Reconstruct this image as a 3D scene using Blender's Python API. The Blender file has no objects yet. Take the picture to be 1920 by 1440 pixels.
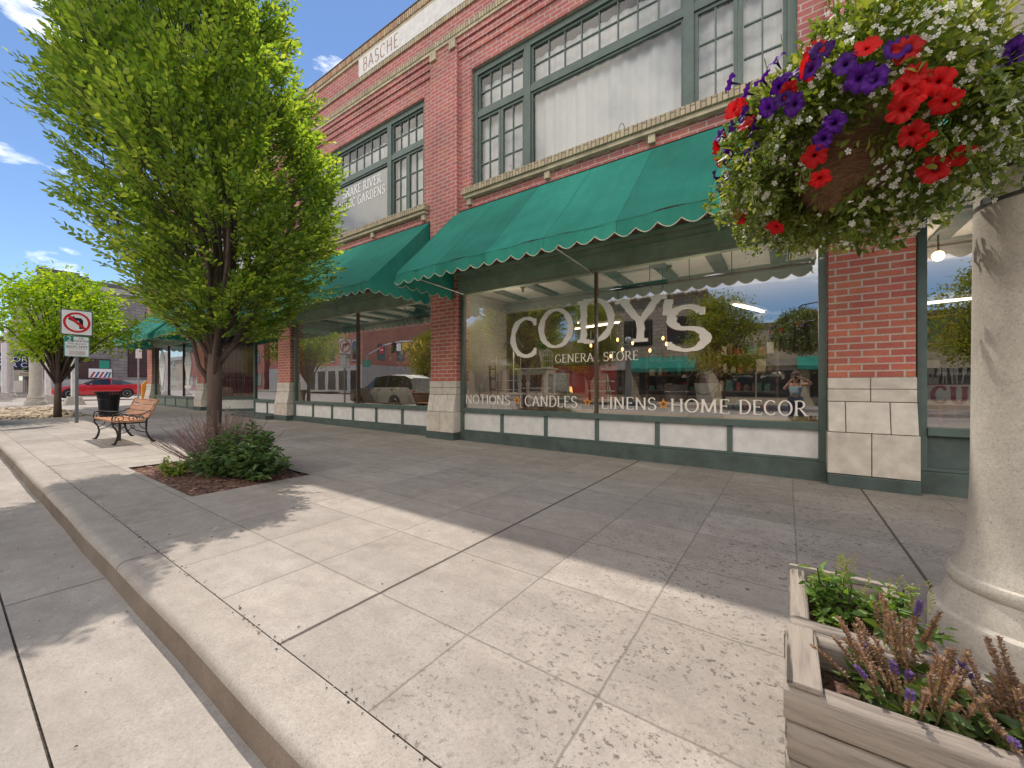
import bpy, bmesh, math, random
import numpy as np
from mathutils import Vector, Matrix, Euler
R = math.radians
rng = np.random.default_rng(7)
random.seed(7)
scene = bpy.context.scene
col = scene.collection

# ---------------------------------------------------------------- camera
cam_d = bpy.data.cameras.new('camera')
cam = bpy.data.objects.new('camera', cam_d); col.objects.link(cam)
cam.location = (0, 0, 1.2)
cam.rotation_euler = (R(90), 0, R(34.6))
cam_d.sensor_width = 36; cam_d.lens = 14.0
cam_d.shift_y = 0.0015
cam_d.clip_start = 0.05; cam_d.clip_end = 3000
scene.camera = cam

# ---------------------------------------------------------------- light
SUN = Vector((-0.40, 0.375, 1.0)).normalized()
ELEV = math.asin(SUN.z)
AZ = math.atan2(SUN.x, SUN.y)
world = bpy.data.worlds.new('World'); scene.world = world
world.use_nodes = True
wt = world.node_tree; wt.nodes.clear()
wo = wt.nodes.new('ShaderNodeOutputWorld'); wb = wt.nodes.new('ShaderNodeBackground')
sky = wt.nodes.new('ShaderNodeTexSky'); sky.sky_type = 'NISHITA'; sky.sun_disc = False
sky.sun_elevation = ELEV; sky.sun_rotation = AZ
sky.air_density = 1.0; sky.dust_density = 0.05; sky.ozone_density = 6.0; sky.altitude = 1000
wb.inputs[1].default_value = 0.10
tc = wt.nodes.new('ShaderNodeTexCoord')
FILL_CLOUD = 15.6
def WN(kind, **kw):
    n = wt.nodes.new('ShaderNode'+kind)
    for k, v in kw.items(): setattr(n, k, v)
    return n
def wlink(a, b): wt.links.new(a, b)
def cloud_layer(base, scale, loc, lo, hi, zr, colour, detail=9):
    # clouds of one band of the sky: noise on the view direction, limited to the elevations zr (smooth ends)
    mp = WN('Mapping'); mp.inputs['Scale'].default_value = scale; mp.inputs['Location'].default_value = loc
    nz = WN('TexNoise'); nz.inputs['Scale'].default_value = 1.0; nz.inputs['Detail'].default_value = detail; nz.inputs['Roughness'].default_value = 0.58
    cr = WN('ValToRGB'); cr.color_ramp.elements[0].position = lo; cr.color_ramp.elements[1].position = hi
    sp = WN('SeparateXYZ'); mr = WN('MapRange'); mr.interpolation_type = 'SMOOTHSTEP'
    mr.inputs[1].default_value, mr.inputs[2].default_value = zr
    mu = WN('Math', operation='MULTIPLY'); mx = WN('MixRGB'); mx.inputs[2].default_value = (*colour, 1)
    wlink(tc.outputs['Generated'], mp.inputs[0]); wlink(mp.outputs[0], nz.inputs['Vector']); wlink(nz.outputs[0], cr.inputs[0])
    wlink(tc.outputs['Generated'], sp.inputs[0]); wlink(sp.outputs[2], mr.inputs[0])
    wlink(cr.outputs[0], mu.inputs[0]); wlink(mr.outputs[0], mu.inputs[1]); wlink(mu.outputs[0], mx.inputs[0]); wlink(base, mx.inputs[1])
    return mx.outputs[0]
c1 = cloud_layer(sky.outputs[0], (5, 5, 13), (0.35, 0.1, 0.2), 0.58, 0.70, (0.0, 0.05), (10.5, 10.8, 11.2))
# cloud bank added behind the camera, out of view, as warm fill light
def smooth(src, lo, hi):
    mr = WN('MapRange'); mr.interpolation_type = 'SMOOTHSTEP'; mr.inputs[1].default_value = lo; mr.inputs[2].default_value = hi
    wlink(src, mr.inputs[0]); return mr.outputs[0]
def wmul(a, b):
    m = WN('Math', operation='MULTIPLY'); wlink(a, m.inputs[0]); wlink(b, m.inputs[1]); return m.outputs[0]
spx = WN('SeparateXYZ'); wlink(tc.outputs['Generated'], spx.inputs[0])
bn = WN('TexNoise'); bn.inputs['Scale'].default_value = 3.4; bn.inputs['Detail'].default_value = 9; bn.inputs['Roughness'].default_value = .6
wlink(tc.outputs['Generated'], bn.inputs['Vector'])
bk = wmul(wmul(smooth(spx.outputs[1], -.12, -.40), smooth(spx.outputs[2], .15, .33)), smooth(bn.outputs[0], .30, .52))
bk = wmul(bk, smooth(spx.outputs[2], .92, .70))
bmix = WN('MixRGB'); bmix.inputs[2].default_value = (FILL_CLOUD, FILL_CLOUD*.945, FILL_CLOUD*.875, 1)
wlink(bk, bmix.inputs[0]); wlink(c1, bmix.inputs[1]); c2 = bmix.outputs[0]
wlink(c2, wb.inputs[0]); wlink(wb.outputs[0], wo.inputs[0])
sun_d = bpy.data.lights.new('sun', 'SUN'); sun_d.energy = 2.3; sun_d.angle = R(0.5); sun_d.color = (1.0, 0.95, 0.88)
sun = bpy.data.objects.new('sun', sun_d); col.objects.link(sun)
sun.rotation_euler = SUN.to_track_quat('Z', 'Y').to_euler()
sun.location = (0, 0, 40)
vs = scene.view_settings
vs.view_transform = 'Standard'; vs.look = 'None'; vs.exposure = 0.80; vs.gamma = 1; vs.use_curve_mapping = False
vs.use_white_balance = True; vs.white_balance_temperature = 6750; vs.white_balance_tint = 10
scene.cycles.max_bounces = 8; scene.cycles.transparent_max_bounces = 12
scene.cycles.diffuse_bounces = 4
scene.cycles.caustics_reflective = False; scene.cycles.caustics_refractive = False
scene.cycles.sample_clamp_indirect = 6

# ---------------------------------------------------------------- helpers
def g(x):
    x = max(-62.0, min(62.0, x))
    return -0.009 * (x + 5)

class MB:
    def __init__(s): s.v = []; s.f = []; s.m = []
    def add(s, vs, fs, mi=0):
        o = len(s.v); s.v.extend([tuple(p) for p in vs])
        for f in fs: s.f.append(tuple(i + o for i in f)); s.m.append(mi)
    def box(s, x0, x1, y0, y1, z0, z1, mi=0):
        s.add([(x0,y0,z0),(x1,y0,z0),(x1,y1,z0),(x0,y1,z0),(x0,y0,z1),(x1,y0,z1),(x1,y1,z1),(x0,y1,z1)],
              [(0,3,2,1),(4,5,6,7),(0,1,5,4),(1,2,6,5),(2,3,7,6),(3,0,4,7)], mi)
    def prism(s, poly, h0, h1, fn, mi=0):
        # poly of (a,b) extruded from h0 to h1; fn(a,b,h)->xyz
        n = len(poly)
        s.add([fn(a,b,h0) for a,b in poly] + [fn(a,b,h1) for a,b in poly],
              [tuple(range(n))[::-1], tuple(range(n,2*n))] + [(i,(i+1)%n,n+(i+1)%n,n+i) for i in range(n)], mi)
    def tube(s, pts, rad, seg=8, mi=0, caps=True):
        pts = [Vector(p) for p in pts]; n = len(pts)
        if not hasattr(rad, '__len__'): rad = [rad]*n
        rings = []; up = Vector((0,0,1))
        for i,p in enumerate(pts):
            d = (pts[min(i+1,n-1)] - pts[max(i-1,0)])
            if d.length < 1e-9: d = Vector((0,0,1))
            d.normalize()
            a = d.cross(up)
            if a.length < 0.05: a = d.cross(Vector((1,0,0)))
            a.normalize(); b = d.cross(a)
            rings.append([p + (a*math.cos(2*math.pi*k/seg) + b*math.sin(2*math.pi*k/seg))*rad[i] for k in range(seg)])
        vs = [q for r in rings for q in r]
        fs = [(i*seg+k, i*seg+(k+1)%seg, (i+1)*seg+(k+1)%seg, (i+1)*seg+k) for i in range(n-1) for k in range(seg)]
        if caps: fs += [tuple(range(seg))[::-1], tuple(range((n-1)*seg, n*seg))]
        s.add(vs, fs, mi)
    def lathe(s, prof, seg=24, c=(0,0,0), mi=0):
        vs = []; fs = []
        for r,z in prof:
            for k in range(seg):
                a = 2*math.pi*k/seg; vs.append((c[0]+r*math.cos(a), c[1]+r*math.sin(a), c[2]+z))
        for i in range(len(prof)-1):
            for k in range(seg): fs.append((i*seg+k, i*seg+(k+1)%seg, (i+1)*seg+(k+1)%seg, (i+1)*seg+k))
        fs.append(tuple(range(seg))[::-1]); fs.append(tuple(range((len(prof)-1)*seg, len(prof)*seg)))
        s.add(vs, fs, mi)
    def sphere(s, c, r, seg=12, rings=8, mi=0):
        rx, ry, rz = r if hasattr(r,'__len__') else (r,r,r)
        vs=[(c[0],c[1],c[2]-rz)]; fs=[]
        for i in range(1,rings):
            t=-math.pi/2+math.pi*i/rings
            for k in range(seg):
                a=2*math.pi*k/seg; vs.append((c[0]+rx*math.cos(t)*math.cos(a),c[1]+ry*math.cos(t)*math.sin(a),c[2]+rz*math.sin(t)))
        vs.append((c[0],c[1],c[2]+rz)); L=len(vs)-1
        for k in range(seg):
            fs.append((0,1+(k+1)%seg,1+k)); b=1+(rings-2)*seg; fs.append((L,b+k,b+(k+1)%seg))
        for i in range(rings-2):
            for k in range(seg): fs.append((1+i*seg+k,1+i*seg+(k+1)%seg,1+(i+1)*seg+(k+1)%seg,1+(i+1)*seg+k))
        s.add(vs,fs,mi)
    def build(s, name, mats, parent=None, smooth=False, loc=None, bevel=0):
        me = bpy.data.meshes.new(name)
        me.from_pydata(s.v, [], s.f); me.validate()
        if not isinstance(mats,(list,tuple)): mats=[mats]
        for m in mats: me.materials.append(m)
        if len(mats)>1 and len(me.polygons)==len(s.m): me.polygons.foreach_set('material_index', s.m)
        if name != 'pane' or len(s.f) > 8:
            bm = bmesh.new(); bm.from_mesh(me); bmesh.ops.recalc_face_normals(bm, faces=bm.faces); bm.to_mesh(me); bm.free()
        if smooth: me.shade_smooth()
        o = bpy.data.objects.new(name, me); col.objects.link(o)
        if smooth and smooth is not True:
            me.set_sharp_from_angle(angle=R(smooth))
        if bevel:
            b = o.modifiers.new('bevel','BEVEL'); b.width = bevel; b.segments = 2; b.limit_method='ANGLE'; b.angle_limit=R(40)
        if loc is not None: o.location = loc
        if parent is not None:
            o.parent = parent
            if loc is None: o.location = (-Vector(parent_origin(parent)))
        return o
_org = {}
def parent_origin(p):
    # the world position of an unrotated parent chain
    v = Vector((0,0,0))
    while p is not None: v = v + p.location; p = p.parent
    return v
def tag(o, label=None, cat=None, group=None, kind=None):
    if label: o['label']=label
    if cat: o['category']=cat
    if group: o['group']=group
    if kind: o['kind']=kind
    return o
def thing(name, label, cat, loc=(0,0,0), group=None, rz=0):
    o = bpy.data.objects.new(name, None); col.objects.link(o); o.location=loc; o.rotation_euler=(0,0,rz); o.empty_display_size=.1
    return tag(o,label,cat,group)
def copy_tree(o, parent=None):
    c = o.copy(); col.objects.link(c)
    if parent is not None: c.parent = parent; c.matrix_parent_inverse = o.matrix_parent_inverse.copy()
    for ch in list(o.children): copy_tree(ch, c)
    return c
def raw_mesh(name, V, F, mats, parent=None, loc=None, mi=None, smooth=False):
    # V (n,3) array, F (m,k) array (all faces the same k)
    me = bpy.data.meshes.new(name); n=len(V); m,k=F.shape
    me.vertices.add(n); me.vertices.foreach_set('co', np.ascontiguousarray(V,dtype=np.float32).ravel())
    me.loops.add(m*k); me.loops.foreach_set('vertex_index', np.ascontiguousarray(F,dtype=np.int32).ravel())
    me.polygons.add(m); me.polygons.foreach_set('loop_start', np.arange(0,m*k,k,dtype=np.int32)); me.polygons.foreach_set('loop_total', np.full(m,k,dtype=np.int32))
    if not isinstance(mats,(list,tuple)): mats=[mats]
    for q in mats: me.materials.append(q)
    if mi is not None: me.polygons.foreach_set('material_index', np.asarray(mi,dtype=np.int32))
    me.update(calc_edges=True)
    o = bpy.data.objects.new(name, me); col.objects.link(o)
    if parent is not None:
        o.parent=parent; o.location = -parent_origin(parent) if loc is None else loc
    elif loc is not None: o.location=loc
    return o
def norm(a): return a/np.maximum(np.linalg.norm(a,axis=-1,keepdims=True),1e-9)
def leaves(P, D, L, W, fold=0.25, N=None, curl=0.0):
    # leaf blades: P base points, D directions, L lengths, W widths -> verts, quads (two quads per leaf, folded on the midrib)
    n=len(P); D=norm(D)
    if N is None: N=rng.normal(size=(n,3))+np.array([0,0,1.2])
    S=norm(np.cross(D,N)); U=np.cross(S,D)
    L=np.broadcast_to(L,(n,))[:,None]; W=np.broadcast_to(W,(n,))[:,None]
    a=P; t=P+D*L-U*L*curl; m1=P+D*L*.45
    l=m1+S*W*.5+U*W*fold; r=m1-S*W*.5+U*W*fold
    l2=P+D*L*.78+S*W*.32+U*(W*fold*.6-L*curl*.6); r2=P+D*L*.78-S*W*.32+U*(W*fold*.6-L*curl*.6)
    mid=m1
    V=np.stack([a,l,l2,t,r2,r],1).reshape(-1,3)
    b=np.arange(n)[:,None]*6
    F=np.concatenate([b+np.array([0,3,2,1]),b+np.array([0,5,4,3])],1).reshape(-1,4)
    return V,F

# ---------------------------------------------------------------- materials
def nt(name):
    m=bpy.data.materials.new(name); m.use_nodes=True; t=m.node_tree
    b=t.nodes['Principled BSDF']; return m,t,b
def N(t,kind,**kw):
    n=t.nodes.new('ShaderNode'+kind)
    for k,v in kw.items():
        if k.startswith('_'): setattr(n,k[1:],v)
        elif k.startswith('i'): n.inputs[int(k[1:])].default_value=v
        else: n.inputs[k].default_value=v
    return n
def ln(t,a,b): t.links.new(a,b)
def ramp(t,fac,stops):
    r=N(t,'ValToRGB'); e=r.color_ramp.elements
    while len(e)<len(stops): e.new(0.5)
    for q,(p,c) in zip(e,stops):
        q.position=p; q.color=(c[0],c[1],c[2],1) if hasattr(c,'__len__') else (c,c,c,1)
    ln(t,fac,r.inputs[0]); return r.outputs[0]
def mixc(t,fac,a,b,mode='MIX'):
    m=N(t,'MixRGB',_blend_type=mode)
    for i,q in ((0,fac),(1,a),(2,b)):
        if hasattr(q,'is_output'): ln(t,q,m.inputs[i])
        elif i==0: m.inputs[0].default_value=q
        else: m.inputs[i].default_value=(q[0],q[1],q[2],1) if hasattr(q,'__len__') else (q,q,q,1)
    return m.outputs[0]
def math_(t,op,a,b=0.0,c=None):
    m=N(t,'Math',_operation=op)
    for i,q in enumerate((a,b,c)):
        if q is None: continue
        if hasattr(q,'is_output'): ln(t,q,m.inputs[i])
        else: m.inputs[i].default_value=q
    return m.outputs[0]
def objco(t,scale=(1,1,1),gen='Object'):
    tc=N(t,'TexCoord'); mp=N(t,'Mapping'); mp.inputs['Scale'].default_value=scale
    ln(t,tc.outputs[gen],mp.inputs[0]); return mp.outputs[0]
def noise(t,co,scale,detail=4,rough=.6,out=0):
    n=N(t,'TexNoise',Scale=scale,Detail=detail,Roughness=rough); ln(t,co,n.inputs['Vector']); return n.outputs[out]
def bump(t,b,h,strength=.3,dist=.01):
    n=N(t,'Bump',Strength=strength,Distance=dist); ln(t,h,n.inputs['Height']); ln(t,n.outputs[0],b.inputs['Normal'])
def simple(name,c,rough=.6,var=.12,scale=6.0,bmp=0.0,bscale=60,metal=0,spec=.5,stretch=(1,1,1),coat=0,emit=None,c2=None):
    m,t,b=nt(name); co=objco(t,stretch)
    f=noise(t,co,scale,6)
    lo=tuple(x*(1-var*1.6) for x in c) if c2 is None else c2; hi=tuple(min(1,x*(1+var)) for x in c)
    ln(t,ramp(t,f,[(.3,lo),(.7,hi)]),b.inputs['Base Color'])
    b.inputs['Roughness'].default_value=rough; b.inputs['Metallic'].default_value=metal
    b.inputs['Specular IOR Level'].default_value=spec
    if coat: b.inputs['Coat Weight'].default_value=coat; b.inputs['Coat Roughness'].default_value=.05
    if bmp: bump(t,b,noise(t,co,bscale,5),bmp,.005)
    if emit: b.inputs['Emission Color'].default_value=(*emit[0],1); b.inputs['Emission Strength'].default_value=emit[1]
    return m
def leafmat(name,cols,trans=.45,rough=.45,tcol=None):
    m=bpy.data.materials.new(name); m.use_nodes=True; t=m.node_tree; b=t.nodes['Principled BSDF']; out=t.nodes['Material Output']
    geo=N(t,'NewGeometry'); co=objco(t)
    f=math_(t,'ADD',math_(t,'MULTIPLY',geo.outputs['Random Per Island'],.55),math_(t,'MULTIPLY',noise(t,co,2.3,3),.58)); f=math_(t,'SUBTRACT',f,.07)
    k=len(cols); cc=ramp(t,f,[(.12+.76*i/(k-1),c) for i,c in enumerate(cols)])
    ln(t,cc,b.inputs['Base Color']); b.inputs['Roughness'].default_value=rough; b.inputs['Specular IOR Level'].default_value=.4
    tr=N(t,'BsdfTranslucent'); ln(t,mixc(t,1.0,cc,tcol or (1.6,1.5,.5),'MULTIPLY'),tr.inputs[0])
    ms=N(t,'MixShader'); ms.inputs[0].default_value=trans
    ln(t,b.outputs[0],ms.inputs[1]); ln(t,tr.outputs[0],ms.inputs[2]); ln(t,ms.outputs[0],out.inputs[0])
    return m
def glassmat(name,base=.28,k=.75,tint=(.86,.88,.86),rough=0.0):
    m=bpy.data.materials.new(name); m.use_nodes=True; t=m.node_tree; t.nodes.remove(t.nodes['Principled BSDF']); out=t.nodes['Material Output']
    tr=N(t,'BsdfTransparent'); tr.inputs[0].default_value=(*tint,1)
    gl=N(t,'BsdfGlossy'); gl.inputs['Roughness'].default_value=rough; gl.inputs[0].default_value=(.97,.98,.97,1)
    co=objco(t); nb=N(t,'Bump',Strength=.035,Distance=.02); ln(t,noise(t,co,1.1,2),nb.inputs['Height']); ln(t,nb.outputs[0],gl.inputs['Normal'])
    fr=N(t,'Fresnel',IOR=1.5); f=math_(t,'MINIMUM',math_(t,'ADD',math_(t,'MULTIPLY',fr.outputs[0],k),base),.95)
    ms=N(t,'MixShader'); ln(t,f,ms.inputs[0]); ln(t,tr.outputs[0],ms.inputs[1]); ln(t,gl.outputs[0],ms.inputs[2])
    df=N(t,'BsdfDiffuse'); df.inputs[0].default_value=(.5,.47,.43,1); dm=N(t,'MixShader')   # thin film of dust and wipe marks
    ln(t,math_(t,'MULTIPLY',ramp(t,noise(t,objco(t,(1,1,.5)),3.5,6,.65),[(.42,.0),(.75,1.0)]),.04),dm.inputs[0]); ln(t,ms.outputs[0],dm.inputs[1]); ln(t,df.outputs[0],dm.inputs[2]); ln(t,dm.outputs[0],out.inputs[0])
    return m

def concrete(name,c1,c2,joints=False,spk=.5,xj=None):
    m,t,b=nt(name); co=objco(t)
    big=noise(t,co,.55,6,.65); mid=noise(t,co,7,5,.6); fine=noise(t,co,140,3,.7)
    c=ramp(t,big,[(.3,c1),(.7,c2)])
    c=mixc(t,.35,c,ramp(t,mid,[(.25,.55),(.75,1.25)]),'MULTIPLY')
    c=mixc(t,spk,c,ramp(t,fine,[(.30,.42),(.46,1.0),(.62,1.0),(.75,1.45)]),'MULTIPLY')
    grit=noise(t,co,62,4,.75); c=mixc(t,.55,c,ramp(t,grit,[(.28,.55),(.45,.95),(.58,1.05),(.74,1.4)]),'MULTIPLY')
    # scattered dark aggregate grains
    vo=N(t,'TexVoronoi',Scale=75.0); ln(t,co,vo.inputs['Vector'])
    gr=math_(t,'LESS_THAN',vo.outputs['Distance'],.17)
    pick=math_(t,'GREATER_THAN',noise(t,co,22,3),.52)
    c=mixc(t,math_(t,'MULTIPLY',math_(t,'MULTIPLY',gr,pick),.45),c,(.09,.08,.07))
    # long faint stains
    st=ramp(t,noise(t,objco(t,(.5,1.6,1)),1.3,5,.7),[(.42,0),(.62,1)])
    c=mixc(t,math_(t,'MULTIPLY',st,.28),c,(.20,.175,.15))
    h=math_(t,'ADD',math_(t,'MULTIPLY',fine,.5),math_(t,'MULTIPLY',mid,.3))
    if xj:   # cross joints only
        sx=N(t,'SeparateXYZ'); tcx=N(t,'TexCoord'); ln(t,tcx.outputs['Object'],sx.inputs[0])
        q=math_(t,'ADD',math_(t,'SUBTRACT',sx.outputs[0],xj[0]),math_(t,'MULTIPLY',math_(t,'SUBTRACT',noise(t,co,8,3),.5),.02)); q=math_(t,'DIVIDE',q,xj[1]); q=math_(t,'SUBTRACT',q,math_(t,'ROUND',q)); q=math_(t,'MULTIPLY',math_(t,'ABSOLUTE',q),xj[1])
        mr=N(t,'MapRange',i1=.005,i2=.012,i3=1.0,i4=0.0); ln(t,q,mr.inputs[0]); c=mixc(t,math_(t,'MULTIPLY',mr.outputs[0],.75),c,(.10,.08,.065)); h=math_(t,'SUBTRACT',h,math_(t,'MULTIPLY',mr.outputs[0],2.0))
    if joints:
        sx=N(t,'SeparateXYZ'); tc=N(t,'TexCoord'); ln(t,tc.outputs['Object'],sx.inputs[0])
        wob=math_(t,'MULTIPLY',math_(t,'SUBTRACT',noise(t,co,9,3),.5),.012)
        def lines(coord,off,per,w):
            q=math_(t,'ADD',math_(t,'SUBTRACT',coord,off),wob)
            q=math_(t,'DIVIDE',q,per); q=math_(t,'SUBTRACT',q,math_(t,'ROUND',q)); q=math_(t,'MULTIPLY',math_(t,'ABSOLUTE',q),per)
            mr=N(t,'MapRange',i1=w*.45,i2=w,i3=1.0,i4=0.0); ln(t,q,mr.inputs[0]); return mr.outputs[0]
        X,Y=sx.outputs[0],sx.outputs[1]
        cid=N(t,'CombineXYZ'); ln(t,math_(t,'FLOOR',math_(t,'DIVIDE',math_(t,'ADD',X,.62),.68)),cid.inputs[0]); ln(t,math_(t,'FLOOR',math_(t,'DIVIDE',math_(t,'SUBTRACT',Y,.78),.715)),cid.inputs[1])
        wn=N(t,'TexWhiteNoise',_noise_dimensions='2D'); ln(t,cid.outputs[0],wn.inputs['Vector']); c=mixc(t,1.0,c,ramp(t,wn.outputs['Value'],[(0,.88),(1,1.06)]),'MULTIPLY')
        oil=ramp(t,noise(t,co,1.7,4,.6),[(.60,0),(.70,1)]); c=mixc(t,math_(t,'MULTIPLY',oil,.30),c,(.16,.135,.11))
        jx=lines(X,-.62,.68,.007); jy=lines(Y,.78,.715,.007); ex=lines(X,-1.98,6.8,.016); e2=lines(X,.74,13.6,.014)
        j=math_(t,'MAXIMUM',jx,jy); ee=math_(t,'MAXIMUM',ex,e2)
        pebb=noise(t,co,70,2)
        c=mixc(t,math_(t,'MULTIPLY',j,.55),c,(.13,.11,.09))
        c=mixc(t,math_(t,'MULTIPLY',ee,math_(t,'ADD',math_(t,'MULTIPLY',pebb,.5),.6)),c,(.07,.055,.045))
        h=math_(t,'SUBTRACT',h,math_(t,'MULTIPLY',math_(t,'MAXIMUM',j,ee),2.0))
        # spalled, pitted area near the camera (x > -2.2)
        msk=N(t,'MapRange',i1=-2.3,i2=-.4,i3=0.0,i4=1.0); ln(t,X,msk.inputs[0])
        p=noise(t,objco(t,(1,1.15,1)),33,5,.70); p2=noise(t,co,2.0,3)
        pm=math_(t,'MULTIPLY',math_(t,'MULTIPLY',ramp(t,p,[(.572,0),(.60,1)]),msk.outputs[0]),ramp(t,p2,[(.34,.15),(.55,1)]))
        c=mixc(t,math_(t,'MULTIPLY',pm,.9),c,(.12,.10,.085)); h=math_(t,'SUBTRACT',h,math_(t,'MULTIPLY',pm,.9))
        # gum spots and dots
        v2=N(t,'TexVoronoi',Scale=2.2,_feature='F1'); ln(t,co,v2.inputs['Vector'])
        c=mixc(t,math_(t,'MULTIPLY',math_(t,'LESS_THAN',v2.outputs['Distance'],.028),.8),c,(.05,.045,.04))
    ln(t,c,b.inputs['Base Color']); b.inputs['Roughness'].default_value=.88; b.inputs['Specular IOR Level'].default_value=.25
    bump(t,b,h,.35,.004); return m
def brickmat(name,c1,c2,mortar,bw=.255,rh=.0865,ms=.010,rot=False,dark=.0):
    m,t,b=nt(name); tc=N(t,'TexCoord'); sx=N(t,'SeparateXYZ'); ln(t,tc.outputs['Object'],sx.inputs[0])
    cb=N(t,'CombineXYZ'); u=math_(t,'ADD',sx.outputs[0],sx.outputs[1]); 
    if rot: ln(t,sx.outputs[2],cb.inputs[0]); ln(t,u,cb.inputs[1])
    else: ln(t,u,cb.inputs[0]); ln(t,sx.outputs[2],cb.inputs[1])
    co=objco(t)
    wobn=N(t,'TexNoise',Scale=18.0,Detail=2.0); ln(t,co,wobn.inputs['Vector'])
    wv=N(t,'VectorMath',_operation='MULTIPLY_ADD'); ln(t,wobn.outputs[1],wv.inputs[0]); wv.inputs[1].default_value=(.006,.006,0); ln(t,cb.outputs[0],wv.inputs[2])
    br=N(t,'TexBrick',Scale=1.0); br.inputs['Color1'].default_value=(*c1,1); br.inputs['Color2'].default_value=(*c2,1); br.inputs['Mortar'].default_value=(*mortar,1)
    br.inputs['Mortar Size'].default_value=ms; br.inputs['Brick Width'].default_value=bw; br.inputs['Row Height'].default_value=rh; br.inputs['Mortar Smooth'].default_value=.15; br.inputs['Bias'].default_value=-.1
    ln(t,wv.outputs[0],br.inputs['Vector'])
    c=br.outputs['Color']
    hs=N(t,'HueSaturation'); ln(t,math_(t,'ADD',math_(t,'MULTIPLY',noise(t,co,3.1,2),.05),.475),hs.inputs['Hue']); ln(t,c,hs.inputs['Color']); c=hs.outputs[0]
    c=mixc(t,.5,c,ramp(t,noise(t,co,1.1,5,.65),[(.3,.62),(.7,1.3)]),'MULTIPLY')
    c=mixc(t,.55,c,ramp(t,noise(t,co,38,5,.7),[(.25,.6),(.75,1.35)]),'MULTIPLY')
    ln(t,c,b.inputs['Base Color']); b.inputs['Roughness'].default_value=.85; b.inputs['Specular IOR Level'].default_value=.3
    h=math_(t,'SUBTRACT',math_(t,'MULTIPLY',noise(t,co,60,4),.35),br.outputs['Fac']); bump(t,b,h,.6,.006); return m
def fabric(name,c):
    m=bpy.data.materials.new(name); m.use_nodes=True; t=m.node_tree; b=t.nodes['Principled BSDF']; out=t.nodes['Material Output']; co=objco(t)
    f=noise(t,co,.9,5,.6); c0=ramp(t,f,[(.3,tuple(x*.78 for x in c)),(.7,tuple(x*1.12 for x in c))])
    c0=mixc(t,.35,c0,ramp(t,noise(t,objco(t,(5,.7,.7)),2.0,5,.7),[(.3,.75),(.7,1.15)]),'MULTIPLY')
    sx=N(t,'SeparateXYZ'); tcx=N(t,'TexCoord'); ln(t,tcx.outputs['Object'],sx.inputs[0]); sxx=math_(t,'DIVIDE',math_(t,'ADD',sx.outputs[0],6.02),1.0617)
    wn=N(t,'TexWhiteNoise',_noise_dimensions='1D'); ln(t,math_(t,'FLOOR',sxx),wn.inputs['W']); c0=mixc(t,1.0,c0,ramp(t,wn.outputs['Value'],[(0,.84),(1,1.12)]),'MULTIPLY')
    fr=math_(t,'ABSOLUTE',math_(t,'SUBTRACT',sxx,math_(t,'ROUND',sxx))); c0=mixc(t,math_(t,'LESS_THAN',fr,.006),c0,tuple(x*.55 for x in c))
    c0=mixc(t,math_(t,'MULTIPLY',ramp(t,noise(t,objco(t,(6,.5,.5)),1.6,6,.7),[(.56,0),(.74,1)]),.35),c0,(.10,.19,.15))
    ln(t,c0,b.inputs['Base Color']); b.inputs['Roughness'].default_value=.8; b.inputs['Specular IOR Level'].default_value=.2
    bump(t,b,math_(t,'ADD',noise(t,co,5,3),math_(t,'MULTIPLY',noise(t,co,300,2),.1)),.55,.04)
    tr=N(t,'BsdfTranslucent'); ln(t,c0,tr.inputs[0]); ms=N(t,'MixShader'); ms.inputs[0].default_value=.15
    ln(t,b.outputs[0],ms.inputs[1]); ln(t,tr.outputs[0],ms.inputs[2]); ln(t,ms.outputs[0],out.inputs[0]); return m
def wood(name,c1,c2,axis=0,rough=.7):
    m,t,b=nt(name); s=[14,14,14]; s[axis]=1.0; co=objco(t,tuple(s))
    f=noise(t,co,2.2,8,.7); c=ramp(t,f,[(.28,c2),(.5,c1),(.75,tuple(min(1,x*1.25) for x in c1))])
    cr=ramp(t,noise(t,co,1.3,4,.6),[(.36,1),(.41,0)]); c=mixc(t,math_(t,'MULTIPLY',cr,.85),c,tuple(x*.25 for x in c2))
    ln(t,c,b.inputs['Base Color']); b.inputs['Roughness'].default_value=rough; bump(t,b,math_(t,'SUBTRACT',f,math_(t,'MULTIPLY',cr,.9)),.9,.010); return m
def emissive(name,c,s):
    m,t,b=nt(name); b.inputs['Base Color'].default_value=(*c,1); b.inputs['Emission Color'].default_value=(*c,1); b.inputs['Emission Strength'].default_value=s; return m

MAT={}
MAT['walk']=concrete('sidewalk concrete',(.36,.315,.275),(.45,.405,.36),joints=True,spk=.45)
MAT['kerb']=concrete('kerb concrete',(.36,.315,.27),(.46,.41,.36),spk=.6)
MAT['road']=concrete('road concrete',(.34,.30,.265),(.42,.38,.34),spk=.4)
MAT['column']=concrete('cast column concrete',(.50,.455,.39),(.62,.57,.50),spk=.55)
MAT['stone']=concrete('limestone',(.40,.33,.26),(.52,.45,.36),spk=.3)
MAT['brick']=brickmat('red brick',(.55,.165,.11),(.42,.12,.095),(.52,.42,.35))
MAT['brick_up']=brickmat('upper red brick',(.53,.165,.145),(.40,.14,.14),(.54,.42,.37))
MAT['cream_soldier']=brickmat('cream soldier brick',(.55,.45,.30),(.40,.32,.22),(.17,.14,.11),bw=.30,rh=.072,ms=.008,rot=True)
MAT['cream']=simple('cream stone trim',(.52,.44,.31),.85,.2,5,.4,50)
MAT['cap_soldier']=brickmat('coping soldier brick',(.55,.42,.26),(.45,.20,.12),(.16,.13,.10),bw=.30,rh=.072,ms=.008,rot=True)
MAT['tile']=simple('cream glazed tile',(.66,.58,.50),.35,.13,7,.15,40)
MAT['grout']=simple('dark grout',(.16,.12,.09),.9)
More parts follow.
